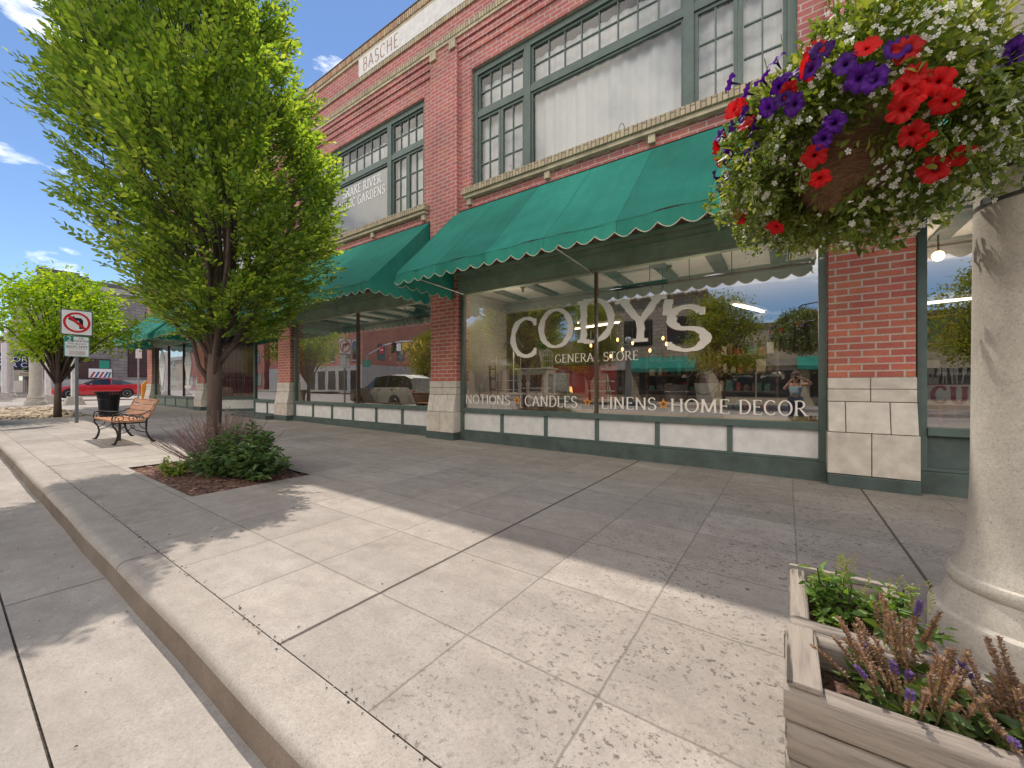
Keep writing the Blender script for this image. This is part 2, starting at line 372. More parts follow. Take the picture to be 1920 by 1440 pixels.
MAT['green']=simple('green painted wood',(.095,.135,.118),.5,.14,5,.15,30)
MAT['green_lo']=simple('grey green painted plinth',(.075,.10,.092),.6,.2,4,.3,30)
MAT['olive']=simple('olive painted beam',(.26,.31,.225),.55,.15,3,.15,30)
MAT['panel']=simple('white painted panel',(.76,.73,.71),.6,.09,6,.12,50)
MAT['awning']=fabric('green awning canvas',(.040,.30,.225))
MAT['trim']=simple('cream awning trim',(.62,.56,.40),.8)
MAT['glass']=glassmat('shop glass',.34,.9,(.95,.96,.94))
MAT['glass_up']=glassmat('upper window glass',.05,.7,(.95,.96,.95))
MAT['curtain']=simple('white sheer curtain',(.86,.85,.85),.9,.05,2)
MAT['frost']=simple('grey window film',(.34,.345,.37),.5,.05,1)
MAT['vinyl']=simple('cream vinyl lettering',(.95,.84,.74),.6,.06,4)
MAT['white']=simple('white lettering',(.85,.84,.82),.6,.04)
MAT['steel']=simple('galvanised steel',(.36,.37,.38),.45,.12,12,metal=.7)
MAT['iron']=simple('black cast iron',(.022,.02,.02),.45,.3,20,.3,60)
MAT['black']=simple('black paint',(.012,.012,.014),.35,.2)
MAT['bark']=simple('smooth brown bark',(.125,.082,.065),.85,.3,5,.9,22,stretch=(1,1,.35))
MAT['twig']=simple('dark twig',(.05,.035,.03),.85,.2)
MAT['soil']=simple('bark mulch soil',(.16,.085,.06),.95,.55,18,1.0,40)
MAT['hornbeam']=leafmat('hornbeam leaf',[(.075,.15,.03),(.17,.29,.05),(.30,.43,.08),(.56,.62,.15)],.60)
MAT['maple']=leafmat('bright young leaf',[(.10,.22,.02),(.20,.35,.025),(.32,.45,.035),(.42,.50,.05)],.55)
MAT['shrub']=leafmat('dark green shrub leaf',[(.06,.115,.045),(.115,.20,.075),(.20,.30,.13)],.38)
MAT['locust']=leafmat('locust leaf',[(.13,.17,.015),(.26,.29,.02),(.40,.38,.03)],.40)
# ---------------------------------------------------------------- lettering (stroke alphabet with serifs)
def arc(cx,cy,rx,ry,a0,a1,n=14):
    return [(cx+rx*math.cos(R(a0+(a1-a0)*i/n)), cy+ry*math.sin(R(a0+(a1-a0)*i/n))) for i in range(n+1)]
GL={
'A':(.86,[[(.08,0),(.42,1)],[(.42,1),(.78,0)],[(.2,.34),(.66,.34)]],[(.08,0),(.78,0)]),
'B':(.74,[[(.16,0),(.16,1)],[(.16,1),(.38,1)]+arc(.38,.76,.22,.24,90,-90)+[(.16,.52)],[(.38,.52)]+arc(.40,.26,.26,.26,90,-90)+[(.16,0)]],[(.16,0),(.16,1)]),
'C':(.84,[arc(.46,.5,.38,.5,52,308,22)],[('v',.70,.88),('v',.70,.12)]),
'D':(.86,[[(.16,0),(.16,1)],[(.16,1),(.36,1)]+arc(.36,.5,.42,.5,90,-90,20)+[(.16,0)]],[(.16,0),(.16,1)]),
'E':(.70,[[(.16,0),(.16,1)],[(.16,1),(.60,1)],[(.16,.53),(.48,.53)],[(.16,0),(.62,0)]],[(.16,0),(.16,1),('v',.60,.93),('v',.62,.07),('v',.48,.53)]),
'F':(.66,[[(.16,0),(.16,1)],[(.16,1),(.58,1)],[(.16,.53),(.46,.53)]],[(.16,0),(.16,1),('v',.58,.93)]),
'G':(.90,[arc(.46,.5,.38,.5,52,300,22),[(.76,.06),(.76,.42)]],[('v',.70,.88),(.76,.42)]),
'H':(.90,[[(.16,0),(.16,1)],[(.74,0),(.74,1)],[(.16,.52),(.74,.52)]],[(.16,0),(.16,1),(.74,0),(.74,1)]),
'I':(.34,[[(.17,0),(.17,1)]],[(.17,0),(.17,1)]),
'K':(.84,[[(.16,0),(.16,1)],[(.2,.42),(.68,1)],[(.34,.58),(.76,0)]],[(.16,0),(.16,1),(.68,1),(.76,0)]),
'L':(.66,[[(.16,0),(.16,1)],[(.16,0),(.60,0)]],[(.16,0),(.16,1),('v',.60,.08)]),
'M':(1.06,[[(.14,0),(.18,1)],[(.18,1),(.53,.05)],[(.53,.05),(.88,1)],[(.88,1),(.92,0)]],[(.14,0),(.16,1),(.92,0),(.90,1)]),
'N':(.92,[[(.15,0),(.15,1)],[(.15,1),(.76,0)],[(.76,0),(.76,1)]],[(.15,0),(.13,1),(.76,1)]),
'O':(.92,[arc(.46,.5,.38,.5,90,450,30)],[]),
'P':(.70,[[(.16,0),(.16,1)],[(.16,1),(.38,1)]+arc(.38,.74,.24,.26,90,-90)+[(.16,.48)]],[(.16,0),(.16,1)]),
'R':(.82,[[(.16,0),(.16,1)],[(.16,1),(.38,1)]+arc(.38,.75,.23,.25,90,-90)+[(.16,.5)],[(.36,.5),(.74,0)]],[(.16,0),(.16,1),(.76,0)]),
'S':(.68,[arc(.34,.75,.23,.25,28,270,16)+arc(.34,.25,.27,.25,90,-152,16)[1:]],[('v',.56,.87),('v',.09,.12)]),
'T':(.78,[[(.39,0),(.39,1)],[(.08,1),(.70,1)]],[(.39,0),('v',.08,.93),('v',.70,.93)]),
'U':(.88,[[(.16,1),(.16,.34)]+arc(.44,.34,.28,.34,180,360,16)+[(.72,1)]],[(.16,1),(.72,1)]),
'V':(.86,[[(.08,1),(.42,0)],[(.42,0),(.78,1)]],[(.08,1),(.78,1)]),
'Y':(.84,[[(.08,1),(.42,.46)],[(.76,1),(.42,.46)],[(.42,.5),(.42,0)]],[(.08,1),(.76,1),(.42,0)]),
"'":(.26,[[(.14,1),(.10,.66)]],[]),
}
def glyph_mesh(mb, ch, fn, thick=.13, thin=.05, serif=.11, sth=.045, rough=0.0, step=None, mi=0):
    # fn(u,v,layer)->xyz with u,v in letter units (cap height 1)
    w,strokes,serifs=GL[ch]; lay=0
    rr=random.Random(hash(ch)%1000)
    for st in strokes:
        pts=[Vector((a,b)) for a,b in st]
        if rough:   # worn, uneven edges
            q=[]
            for a,b in zip(pts,pts[1:]):
                k=max(1,int((b-a).length/.09)); q+= [a.lerp(b,i/k) for i in range(k)]
            pts=q+[pts[-1]]
        L=[];Rr=[]
        for i,p in enumerate(pts):
            d=(pts[min(i+1,len(pts)-1)]-pts[max(i-1,0)])
            closed=(pts[0]-pts[-1]).length<1e-4
            if closed and i in (0,len(pts)-1): d=pts[1]-pts[-2]
            d.normalize(); n=Vector((-d.y,d.x)); wd=thin+(thick-thin)*abs(d.y)**1.2
            j1=1+rr.uniform(-rough,rough); j2=1+rr.uniform(-rough,rough)
            if closed and i==len(pts)-1: L.append(L[0]);Rr.append(Rr[0]);continue
            L.append(p+n*wd*.5*j1); Rr.append(p-n*wd*.5*j2)
        vs=[fn(p.x,p.y,lay) for p in L]+[fn(p.x,p.y,lay) for p in Rr]; n=len(L)
        mb.add(vs,[(i,i+1,n+i+1,n+i) for i in range(n-1)],mi); lay+=1
    for s in serifs:
        if s[0]=='v': a,b=s[1],s[2]; dx,dy=sth*.5,serif*.62
        else: a,b=s; dx,dy=serif,sth*.5; b=b+(-1 if b>.5 else 1)*sth*.4 if b in(0,1) else b
        k=rough*.35
        mb.add([fn(a-dx*(1+rr.uniform(-k,k)),b-dy,lay),fn(a+dx,b-dy*(1+rr.uniform(-k,k)),lay),fn(a+dx*(1+rr.uniform(-k,k)),b+dy,lay),fn(a-dx,b+dy*(1+rr.uniform(-k,k)),lay)],[(0,1,2,3)],mi); lay+=1
def text_width(s,sp=.06): return sum((.42 if c==' ' else GL[c][0]+sp) for c in s)
def text_line(mb, s, x0, x1, h, place, sp=.06, mi=0, **kw):
    # fit the string between x0 and x1 with cap height h; place(x,z,layer)
    k=(x1-x0)/text_width(s,sp); u=x0
    for c in s:
        if c==' ': u+=.42*k; continue
        glyph_mesh(mb,c,lambda a,b,l,u=u:place(u+a*k,b*h,l),mi=mi,**kw); u+=(GL[c][0]+sp)*k
def sans(name, s, size, mat, parent, M4, align='CENTER', extrude=0.0):
    cu=bpy.data.curves.new(name,'FONT'); cu.body=s; cu.size=size; cu.align_x=align; cu.extrude=extrude; cu.resolution_u=3
    tmp=bpy.data.objects.new('tmp',cu); col.objects.link(tmp)
    dg=bpy.context.evaluated_depsgraph_get(); me=bpy.data.meshes.new_from_object(tmp.evaluated_get(dg))
    bpy.data.objects.remove(tmp); bpy.data.curves.remove(cu)
    me.transform(M4); me.name=name; me.materials.clear(); me.materials.append(mat)
    o=bpy.data.objects.new(name,me); col.objects.link(o)
    if parent is not None: o.parent=parent; o.location=-parent_origin(parent)
    return o

# ---------------------------------------------------------------- ground
def sheet(name, rects, mat, off, dx=1.5, dy=3.0, kind='structure', amp=0.0, skirt=0.0):
    mb=MB()
    for x0,x1,y0,y1 in rects:
        nx=max(1,int(math.ceil((x1-x0)/dx))); ny=max(1,int(math.ceil((y1-y0)/dy)))
        vs=[]; 
        for j in range(ny+1):
            for i in range(nx+1):
                x=x0+(x1-x0)*i/nx; y=y0+(y1-y0)*j/ny
                e=0 if (i in(0,nx) or j in(0,ny)) else 1
                vs.append((x,y,g(x)+off+amp*e*random.uniform(-1,1)))
        mb.add(vs,[(j*(nx+1)+i,j*(nx+1)+i+1,(j+1)*(nx+1)+i+1,(j+1)*(nx+1)+i) for j in range(ny) for i in range(nx)])
    o=mb.build(name,mat); return tag(o,kind=kind)
MAT['earth']=simple('dry earth',(.24,.20,.15),.95,.3,.05)
sheet('ground',[(-900,900,-900,900)],MAT['earth'],-.33,60,300)
sheet('road',[(-140,80,-13.0,.236),(-49.5,-31.0,.236,70)],MAT['road'],-.160,3,20)
MAT['gutter']=concrete('gutter concrete',(.34,.30,.26),(.44,.395,.35),spk=.5,xj=(-3.98,3.05))
sheet('gutter',[(-31.0,60,.245,.705)],MAT['gutter'],-.156,2,1)
sheet('joint_dirt',[(-31.0,60,.20,.26)],simple('joint dirt',(.10,.075,.055),.95,.5,30,1.0,60),-.166,2,1)
BED=(-7.76,-5.28,1.57,2.87); GRV=(-28.6,-20.0,1.05,3.15)
sheet('sidewalk',[(-31.0,GRV[0],.93,6.72),(GRV[0],GRV[1],.93,GRV[2]),(GRV[0],GRV[1],GRV[3],6.72),(GRV[1],BED[0],.93,6.72),
   (BED[0],BED[1],.93,BED[2]),(BED[0],BED[1],BED[3],6.72),(BED[1],60,.93,6.72),(-20.6,-13.8,6.72,9.2)],MAT['walk'],0.0,2.0,8)
sheet('planting_soil',[(BED[0],BED[1],BED[2],BED[3])],MAT['soil'],-.022,.06,.06,amp=.014)
sheet('gravel',[(GRV[0],GRV[1],GRV[2],GRV[3])],simple('tan gravel',(.46,.38,.29),.95,.5,14,1.0,30),-.02,.12,.12,amp=.02)
kb=MB()
prof=[(.682,-.2),(.690,-.135),(.700,-.045),(.708,-.020),(.724,-.006),(.75,.002),(.80,.003),(.924,.001),(.926,-.2)]
xs=[-31.0+ .75*i for i in range(int(91/.75)+1)]
for i in range(len(xs)):
    wob=.004*math.sin(xs[i]*1.7)+.003*math.sin(xs[i]*4.3)
    kb.v += [(xs[i],y+wob*(1 if y<.8 else 0),g(xs[i])+z) for y,z in prof]
n=len(prof)
for i in range(len(xs)-1):
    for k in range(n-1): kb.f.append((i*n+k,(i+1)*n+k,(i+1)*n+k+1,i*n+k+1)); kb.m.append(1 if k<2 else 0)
kb.f.append(tuple(range(n))); kb.m.append(0)
MAT['kerb_face']=concrete('dark kerb face',(.13,.095,.072),(.27,.215,.17),spk=.5); MAT['kerb_top']=concrete('kerb top concrete',(.36,.315,.27),(.46,.41,.36),spk=.65,xj=(-3.75,3.05))  # kerb face is darker and browner than the top
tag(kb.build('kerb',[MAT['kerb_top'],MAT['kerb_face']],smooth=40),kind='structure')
# kerb along the cross street and the pavements on the far sides
k2=MB()
k2.box(-31.14,-31.002,.70,60,g(-31)-.3,g(-31)+.002); k2.box(-49.52,-49.38,.2,60,g(-50)-.3,g(-50)+.004)
k2.box(-49.5,-31.2,-13.14,-13.0,-.2,g(-40)-.01) if False else None
tag(k2.build('cross_street_kerb',MAT['kerb']),kind='structure')
sheet('far_sidewalk',[(-62,-49.52,.2,40),(-31,70,-18.2,-13.14),(-80,-50,-18.2,-13.14)],MAT['kerb'],0.0,3,10)
k3=MB()
for x0,x1 in((-31,70),(-80,-50)):
    n_=20
    for i in range(n_):
        a=x0+(x1-x0)*i/n_; b=x0+(x1-x0)*(i+1)/n_; 
        k3.add([(a,-13.0,g(a)-.3),(b,-13.0,g(b)-.3),(b,-13.0,g(b)+.003),(a,-13.0,g(a)+.003),(a,-13.15,g(a)+.003),(b,-13.15,g(b)+.003)],[(0,1,2,3),(3,2,5,4)])
tag(k3.build('far_kerb',MAT['kerb']),kind='structure')
sheet('kerb_joint_dirt',[(-31.0,60,.9262,.9298)],bpy.data.materials['joint dirt'],-.003,.75,1)
# centre line on the road
cl=MB()
for x0 in range(-30,60,6):
    for y in (-6.2,-6.0): cl.add([(x0,y-.05,g(x0)-.154),(x0+6,y-.05,g(x0+6)-.154),(x0+6,y+.05,g(x0+6)-.154),(x0,y+.05,g(x0)-.154)],[(0,1,2,3)])
tag(cl.build('centre_line',simple('yellow road paint',(.6,.38,.05),.7)),kind='structure')
# ---------------------------------------------------------------- the brick store building
PC=[.84-7.2*k for k in range(-3,5)]          # pier centres (x), from right of frame to the corner
PC=sorted(PC)                                 # -27.96 ... 22.44
bld=thing('brick_building','two storey red brick store building with green awnings and cream trim','building',(-10,6.6,0))
YF=6.60
XL,XR=PC[0]-.42,PC[-1]+.42
w=MB()
bays=[(PC[i]+.40,PC[i+1]-.40) for i in range(len(PC)-1)]
# wall above the shop beams, with the upper window openings
def upwin(b):  # opening of a bay's upper window
    c=(b[0]+b[1])/2; return c-2.86,c+2.88
for b in bays:
    u0,u1=upwin(b)
    w.box(b[0]-.1,b[1]+.1,YF,YF+.35,3.62,5.23)            # below the sill
    w.box(b[0]-.1,u0,YF,YF+.35,5.23,8.05); w.box(u1,b[1]+.1,YF,YF+.35,5.23,8.05)
    w.box(b[0]-.1,b[1]+.1,YF,YF+.35,8.05,8.40)            # lintel
    w.box(b[0]-.1,b[1]+.1,YF-.035,YF+.35,8.40,8.55); w.box(b[0]-.1,b[1]+.1,YF-.068,YF+.35,8.55,8.70)
for p in PC: w.box(p-.41,p+.41,YF-.10,YF+.35,3.60,8.70)    # pilasters
w.box(XL,XR,YF-.102,YF+.35,8.70,9.95)
# left return wall on the cross street and the roof deck behind the parapet
w.box(XL,XL+.35,YF+.35,30,3.4,9.95); w.box(XL,XL+.3,10.5,30,0,3.4)
w.box(XL,XR,30,30.3,0,9.95); w.box(XR-.3,XR,YF+.35,30,0,9.95)
w.build('wall',MAT['brick_up'],bld)
r=MB(); r.box(XL+.35,XR-.3,YF+.35,30,9.3,9.5); r.build('roof',simple('roof felt',(.12,.11,.10),.9),bld)
fl=MB(); fl.box(XL+.35,XR-.3,YF+.36,30,4.05,4.25); fl.build('upper_floor',simple('plaster',(.45,.42,.38),.9),bld)
# cream bands
def band(name,z0,z1,y,mat,parent=bld,x0=XL-.03,x1=XR+.03):
    m=MB(); m.box(x0,x1,y,y+.14,z0,z1); return m.build(name,mat,parent)
band('coping',10.03,10.21,6.44,MAT['cap_soldier']); band('coping_course',9.952,10.03,6.46,MAT['cream'])
fm=MB(); fm.box(XL-.05,XR+.05,6.425,6.85,10.212,10.235); fm.build('roof_flashing',MAT['black'],bld)
band('soldier_band',9.33,9.45,6.462,MAT['cream_soldier'])
band('soldier_band',8.88,9.00,6.455,MAT['cream_soldier']); band('rowlock_band',8.81,8.878,6.470,MAT['cream'])
for p in PC:
    for s in (-1,1):
        m=MB()
        for k in range(3): m.box(p+s*.30-.095+k*.064,p+s*.30-.095+k*.064+.058,6.452,6.52,8.62,8.808)
        m.build('corbel_block',MAT['cream'],bld)
# name panel
sp=MB(); sp.box(-9.45,-3.30,6.455,6.53,9.455,9.948); sgn=sp.build('name_panel',MAT['panel'],bld)
MAT['rust']=simple('rust red lettering',(.36,.16,.11),.6,.2)
tb=MB(); text_line(tb,'BASCHE',-9.26,-7.80,.33,lambda x,z,l:(x,6.452-.0004*l,9.54+z),sp=.16,thick=.11,thin=.055,serif=.03,sth=.04)
tl=tb.build('lettering',MAT['rust'],sgn)
# window sills
for b in bays:
    u0,u1=upwin(b); s=MB(); s.box(u0-.16,u1+.16,YF-.155,YF+.12,5.31,5.435); s.build('window_sill',MAT['cream_soldier'],bld)
    s=MB(); s.box(u0-.12,u1+.12,YF-.11,YF+.002,5.235,5.308)
    for k in range(4): 
        x=u0-.02+(u1-u0+.04)*k/3; s.box(x-.055,x+.055,YF-.075,YF-.001,5.10,5.233)
    s.build('sill_course',MAT['cream'],bld)
# upper windows
def grid(mb,x0,x1,z0,z1,nx,nz,y,t=.022,d=.03):
    for i in range(1,nx):
        x=x0+(x1-x0)*i/nx; mb.box(x-t/2,x+t/2,y,y+d,z0,z1)
    for j in range(1,nz):
        z=z0+(z1-z0)*j/nz
        for i in range(nx): mb.box(x0+(x1-x0)*i/nx+t/2+.0002,x0+(x1-x0)*(i+1)/nx-t/2-.0002,y+.001,y+d-.001,z-t/2,z+t/2)
def ring(mb,x0,x1,z0,z1,y,t,d):
    mb.box(x0,x1,y,y+d,z1-t,z1); mb.box(x0,x1,y,y+d,z0,z0+t); mb.box(x0,x0+t,y+.0005,y+d,z0+t,z1-t); mb.box(x1-t,x1,y+.0005,y+d,z0+t,z1-t)
def curtain(mb,x0,x1,z0,z1,y,amp=.03,per=.16):
    n=int((x1-x0)/.02); vs=[]; ph=random.random()*6
    for i in range(n+1):
        x=x0+(x1-x0)*i/n
        q=amp*math.sin(2*math.pi*x/per+ph+1.3*math.sin(x*2.1))+amp*.6*math.sin(2*math.pi*x/(per*2.7)+ph*2)
        vs+=[(x,y+q*.55,z1),(x,y+q,z0)]
    mb.add(vs,[(2*i,2*i+1,2*i+3,2*i+2) for i in range(n)])
for bi,b in enumerate(bays[:-1]):
    u0,u1=upwin(b); c=(u0+u1)/2; y=YF+.10
    def bp(mb,name,mat,**k): return mb.build(name,mat,uw,**k)
    f=MB(); z0,z1=5.436,8.048
    f.box(u0,u1,y-.03,y+.10,z1-.13,z1); f.box(u0,u0+.11,y-.029,y+.10,z0,z1-.13); f.box(u1-.11,u1,y-.029,y+.10,z0,z1-.13)
    m0,m1=c-1.49,c+1.49
    for m_ in (m0,m1): f.box(m_-.075,m_+.075,y-.028,y+.10,z0,z1-.13)
    segs=[(u0+.11,m0-.075),(m0+.075,m1-.075),(m1+.075,u1-.11)]
    for s0,s1 in segs: f.box(s0,s1,y-.02,y+.09,7.00,7.13)
    uw=f.build('upper_window',MAT['green'],bld)
    mu=MB()
    for k,(s0,s1) in enumerate(segs):
        ring(mu,s0,s1,7.13,7.918,y+.01,.05,.05); grid(mu,s0+.05,s1-.05,7.18,7.868,8 if k==1 else 4,2,y+.02)
        if k!=1:
            mm=(s0+s1)/2
            for q0,q1 in((s0,mm-.005),(mm+.005,s1)): ring(mu,q0,q1,z0,7.0,y+.008,.055,.05); grid(mu,q0+.055,q1-.055,z0+.055,6.945,2,3,y+.02)
        else: ring(mu,s0,s1,z0,7.0,y+.006,.04,.05)
    bp(mu,'sash',MAT['green'])
    pn=MB()
    for s0,s1 in segs:
        pn.add([(s0,y+.045,7.13),(s1,y+.045,7.13),(s1,y+.045,7.918),(s0,y+.045,7.918)],[(0,1,2,3)])
        pn.add([(s0,y+.045,z0),(s1,y+.045,z0),(s1,y+.045,7.0),(s0,y+.045,7.0)],[(0,1,2,3)])
    bp(pn,'pane',MAT['glass_up'])
    # dark room behind and the curtains
    rm=MB(); rm.box(u0,u1,y+.9,y+.92,5.2,8.2); rm.box(u0,u1,y+.12,y+.9,5.2,5.25); bp(rm,'room_wall',simple('dim room',(.10,.095,.09),.9) if bi==0 else bpy.data.materials['dim room'])
    cu=MB()
    if bi==2:     # the neighbouring bay carries a grey film with lettering in its middle pane
        ff=MB(); ff.box(segs[1][0],segs[1][1],y+.055,y+.06,z0,7.0); bp(ff,'window_film',MAT['frost'])
        lt=MB()
        text_line(lt,'SNAKE RIVER',-10.62,-8.86,.235,lambda x,z,l:(x,y+.040-.0004*l,6.615+z),sp=.10,thick=.20,thin=.09,serif=.17,sth=.13)
        bp(lt,'lettering',MAT['white'])
        lt=MB(); text_line(lt,'MUSIC GARDENS',-10.80,-8.70,.235,lambda x,z,l:(x,y+.040-.0004*l,6.29+z),sp=.10,thick=.20,thin=.09,serif=.17,sth=.13); bp(lt,'lettering',MAT['white'])
        for s0,s1 in (segs[0],segs[2]): curtain(cu,s0,s1,z0,7.75,y+.22)
        curtain(cu,segs[1][0],segs[1][1],7.05,7.75,y+.22)
    else:
        for s0,s1 in segs: curtain(cu,s0,s1,z0-.02,7.80,y+.20,per=.24)
    o=bp(cu,'curtain',MAT['curtain'],smooth=True)
# piers of the ground floor
for i,p in enumerate(PC):
    m=MB(); m.box(p-.40,p+.40,6.50,6.90,1.30,3.598); pr=m.build('pier',MAT['brick'],bld)
    t=MB(); gq=MB(); zb=g(p)
    # glazed tile base: two courses, one flared course, one bottom course (front face runs out towards the kerb)
    def course(z0,z1,y0,y1,n,off,e0,e1):
        # y0,y1 front at bottom and top
        xs=[p-.41]+[q for q in [p-.41+.82*(k+off)/n for k in range(0,n+1)] if p-.40<q<p+.40]+[p+.41]
        for a,b2 in zip(xs,xs[1:]):
            A=a-(e0 if a==xs[0] else 0); A1=a-(e1 if a==xs[0] else 0); B=b2+(e0 if b2==xs[-1] else 0); B1=b2+(e1 if b2==xs[-1] else 0)
            gp=.004
            t.add([(A+gp,y0,z0+gp),(B-gp,y0,z0+gp),(B-gp,6.92,z0+gp),(A+gp,6.92,z0+gp),(A1+gp,y1,z1-gp),(B1-gp,y1,z1-gp),(B1-gp,6.92,z1-gp),(A1+gp,6.92,z1-gp)],
                  [(0,3,2,1),(4,5,6,7),(0,1,5,4),(1,2,6,5),(2,3,7,6),(3,0,4,7)])
    course(1.155,1.30,6.47,6.47,2,0,0,0); course(1.00,1.155,6.465,6.465,2,0,0,0)
    course(.62,1.00,6.385,6.46,2,.42,.0,0); course(.155+zb,.62,6.38,6.38,2,0,.012,.012)
    t.build('tile_base',MAT['tile'],pr,loc=-parent_origin(pr),bevel=.006)
    q=MB(); q.box(p-.40,p+.40,6.475,6.9,.16+zb,1.298); q.build('grout',MAT['grout'],pr,loc=-parent_origin(pr))
    q=MB(); q.box(p-.42,p+.42,6.36,6.9,zb-.05,zb+.153); q.build('plinth',MAT['green_lo'],pr,loc=-parent_origin(pr),bevel=.012)

# ---- shop fronts
def shopfront(b, npan, mull, name='shop_window', z_sill=.71, panels=True):
    x0,x1=b; c=(x0+x1)/2; zb=min(g(x0),g(x1))
    L=(0,0,0)
    f=MB(); z1=3.19
    f.box(x0,x0+.085,YF-.005,YF+.10,.20,z1); f.box(x1-.085,x1,YF-.005,YF+.10,.20,z1)
    f.box(x0+.085,x1-.085,YF-.03,YF+.10,.615,z_sill)              # sill rail
    f.box(x0+.085,x1-.085,YF,YF+.09,.20,.235)
    for k in range(1,npan):
        x=x0+.085+(x1-x0-.17)*k/npan; f.box(x-.035,x+.035,YF,YF+.09,.235,.615)
    sw=f.build(name,MAT['green'],bld,bevel=.004)
    if mull:
        for x in mull:
            mm=MB(); mm.box(x-.022,x+.022,YF+.0,YF+.075,z_sill,z1)
            mm.build('mullion',simple('bronze mullion',(.11,.065,.04),.5) if 'bronze mullion' not in bpy.data.materials else bpy.data.materials['bronze mullion'],sw,loc=L)
    xs=[x0+.085]+list(mull)+[x1-.085]
    for a,d in zip(xs,xs[1:]):
        pn=MB(); pn.add([(a,YF+.05,z_sill),(d,YF+.05,z_sill),(d,YF+.05,z1),(a,YF+.05,z1)],[(0,1,2,3)]); pn.build('pane',MAT['glass'],sw,loc=L)
    for k in range(npan):
        a=x0+.085+(x1-x0-.17)*k/npan+.002; d=x0+.085+(x1-x0-.17)*(k+1)/npan-.002
        if panels is True: q=MB(); q.box(a,d,YF+.03,YF+.06,.236,.614); q.build('bulkhead_panel',MAT['panel'],sw,loc=L)
        else: q=MB(); q.box(a,d,YF+.03,YF+.06,.236,.614); q.build('bulkhead_panel',panels,sw,loc=L)
    q=MB(); q.add([(x0,YF-.055,g(x0)-.03),(x1,YF-.055,g(x1)-.03),(x1,YF+.1,g(x1)-.03),(x0,YF+.1,g(x0)-.03),(x0,YF-.045,.199),(x1,YF-.045,.199),(x1,YF+.1,.199),(x0,YF+.1,.199)],
                  [(0,3,2,1),(4,5,6,7),(0,1,5,4),(1,2,6,5),(2,3,7,6),(3,0,4,7)]); q.build('plinth',MAT['green_lo'],sw,loc=L,bevel=.01)
    return sw
B1=(-5.93,.43); B2=(-13.13,-6.77); B0=(1.27,7.63)
mul1=[-2.77]
sw1=shopfront(B1,6,mul1); sw2=shopfront(B2,6,[-9.75]); sw0=shopfront(B0,1,[4.4],panels=MAT['green_lo'])
sw00=shopfront((8.47,14.83),6,[11.6])
# far corner bay: three windows with brown mullions over green panels
sw4=shopfront((-27.53,-21.2),4,[-25.4,-23.3],panels=simple('pale green panel',(.20,.24,.20),.6))
# entrance bay: short window, slanted curtained window, recessed door, short window
sw3=shopfront((-16.0,-13.98),2,[])
sw3b=shopfront((-20.33,-19.35),1,[])
A=Vector((-19.33,6.66)); Bq=Vector((-17.65,8.75)); dv=(Bq-A).normalized(); nv=Vector((dv.y,-dv.x))
def slab(mb,s0,s1,z0,z1,o0,o1):
    L=(Bq-A).length
    mb.add([(A+dv*s0*L+nv*o0).to_tuple()+(z0,),(A+dv*s1*L+nv*o0).to_tuple()+(z0,),(A+dv*s1*L+nv*o1).to_tuple()+(z0,),(A+dv*s0*L+nv*o1).to_tuple()+(z0,),
            (A+dv*s0*L+nv*o0).to_tuple()+(z1,),(A+dv*s1*L+nv*o0).to_tuple()+(z1,),(A+dv*s1*L+nv*o1).to_tuple()+(z1,),(A+dv*s0*L+nv*o1).to_tuple()+(z1,)],
            [(0,3,2,1),(4,5,6,7),(0,1,5,4),(1,2,6,5),(2,3,7,6),(3,0,4,7)])
EL=(0,0,0)
m=MB(); slab(m,0,.04,.0,3.2,-.03,.06); slab(m,.96,1,0,3.2,-.03,.06); slab(m,.04,.96,.62,.74,-.03,.06); slab(m,.04,.96,.1,.24,-.03,.06); ent=m.build('entrance_window',MAT['green'],bld)
m=MB(); slab(m,.04,.96,.24,.62,-.01,.02); m.build('bulkhead_panel',MAT['panel'],ent,loc=EL)
m=MB(); slab(m,.04,.96,.74,3.2,.0,.004); m.build('pane',MAT['glass_up'],ent,loc=EL)
dm,dt,db=nt('striped maroon curtain'); dco=objco(dt); sxx=N(dt,'SeparateXYZ'); ln(dt,dco,sxx.inputs[0])
wv=N(dt,'TexNoise',Scale=9.0,Detail=3.0); cbb=N(dt,'CombineXYZ'); ln(dt,sxx.outputs[0],cbb.inputs[0]); ln(dt,cbb.outputs[0],wv.inputs['Vector'])
ln(dt,ramp(dt,wv.outputs[0],[(.38,(.05,.03,.028)),(.48,(.16,.05,.05)),(.55,(.30,.035,.05)),(.62,(.22,.15,.14)),(.7,(.07,.04,.04))]),db.inputs['Base Color']); db.inputs['Roughness'].default_value=.9
m=MB(); n_=120; vs=[]
for i in range(n_+1):
    s=.04+.92*i/n_; q=-.09+.035*math.sin(i*.9)+.02*math.sin(i*.37); pp=A+dv*s*(Bq-A).length+nv*q; vs+=[(pp.x,pp.y,.74),(pp.x,pp.y,3.1)]
m.add(vs,[(2*i,2*i+2,2*i+3,2*i+1) for i in range(n_)]); m.build('curtain',dm,ent,loc=EL,smooth=True)
m=MB(); m.box(-17.64,-16.02,8.75,8.82,.05,3.6); m.box(-16.06,-16.0,6.72,8.75,.05,3.6); m.build('entrance_door',MAT['green_lo'],bld)
m=MB(); m.box(-16.7,-13.98,6.12,6.53,g(-15)-.05,g(-15)+.12); m.build('entrance_step',MAT['green_lo'],bld,bevel=.01)
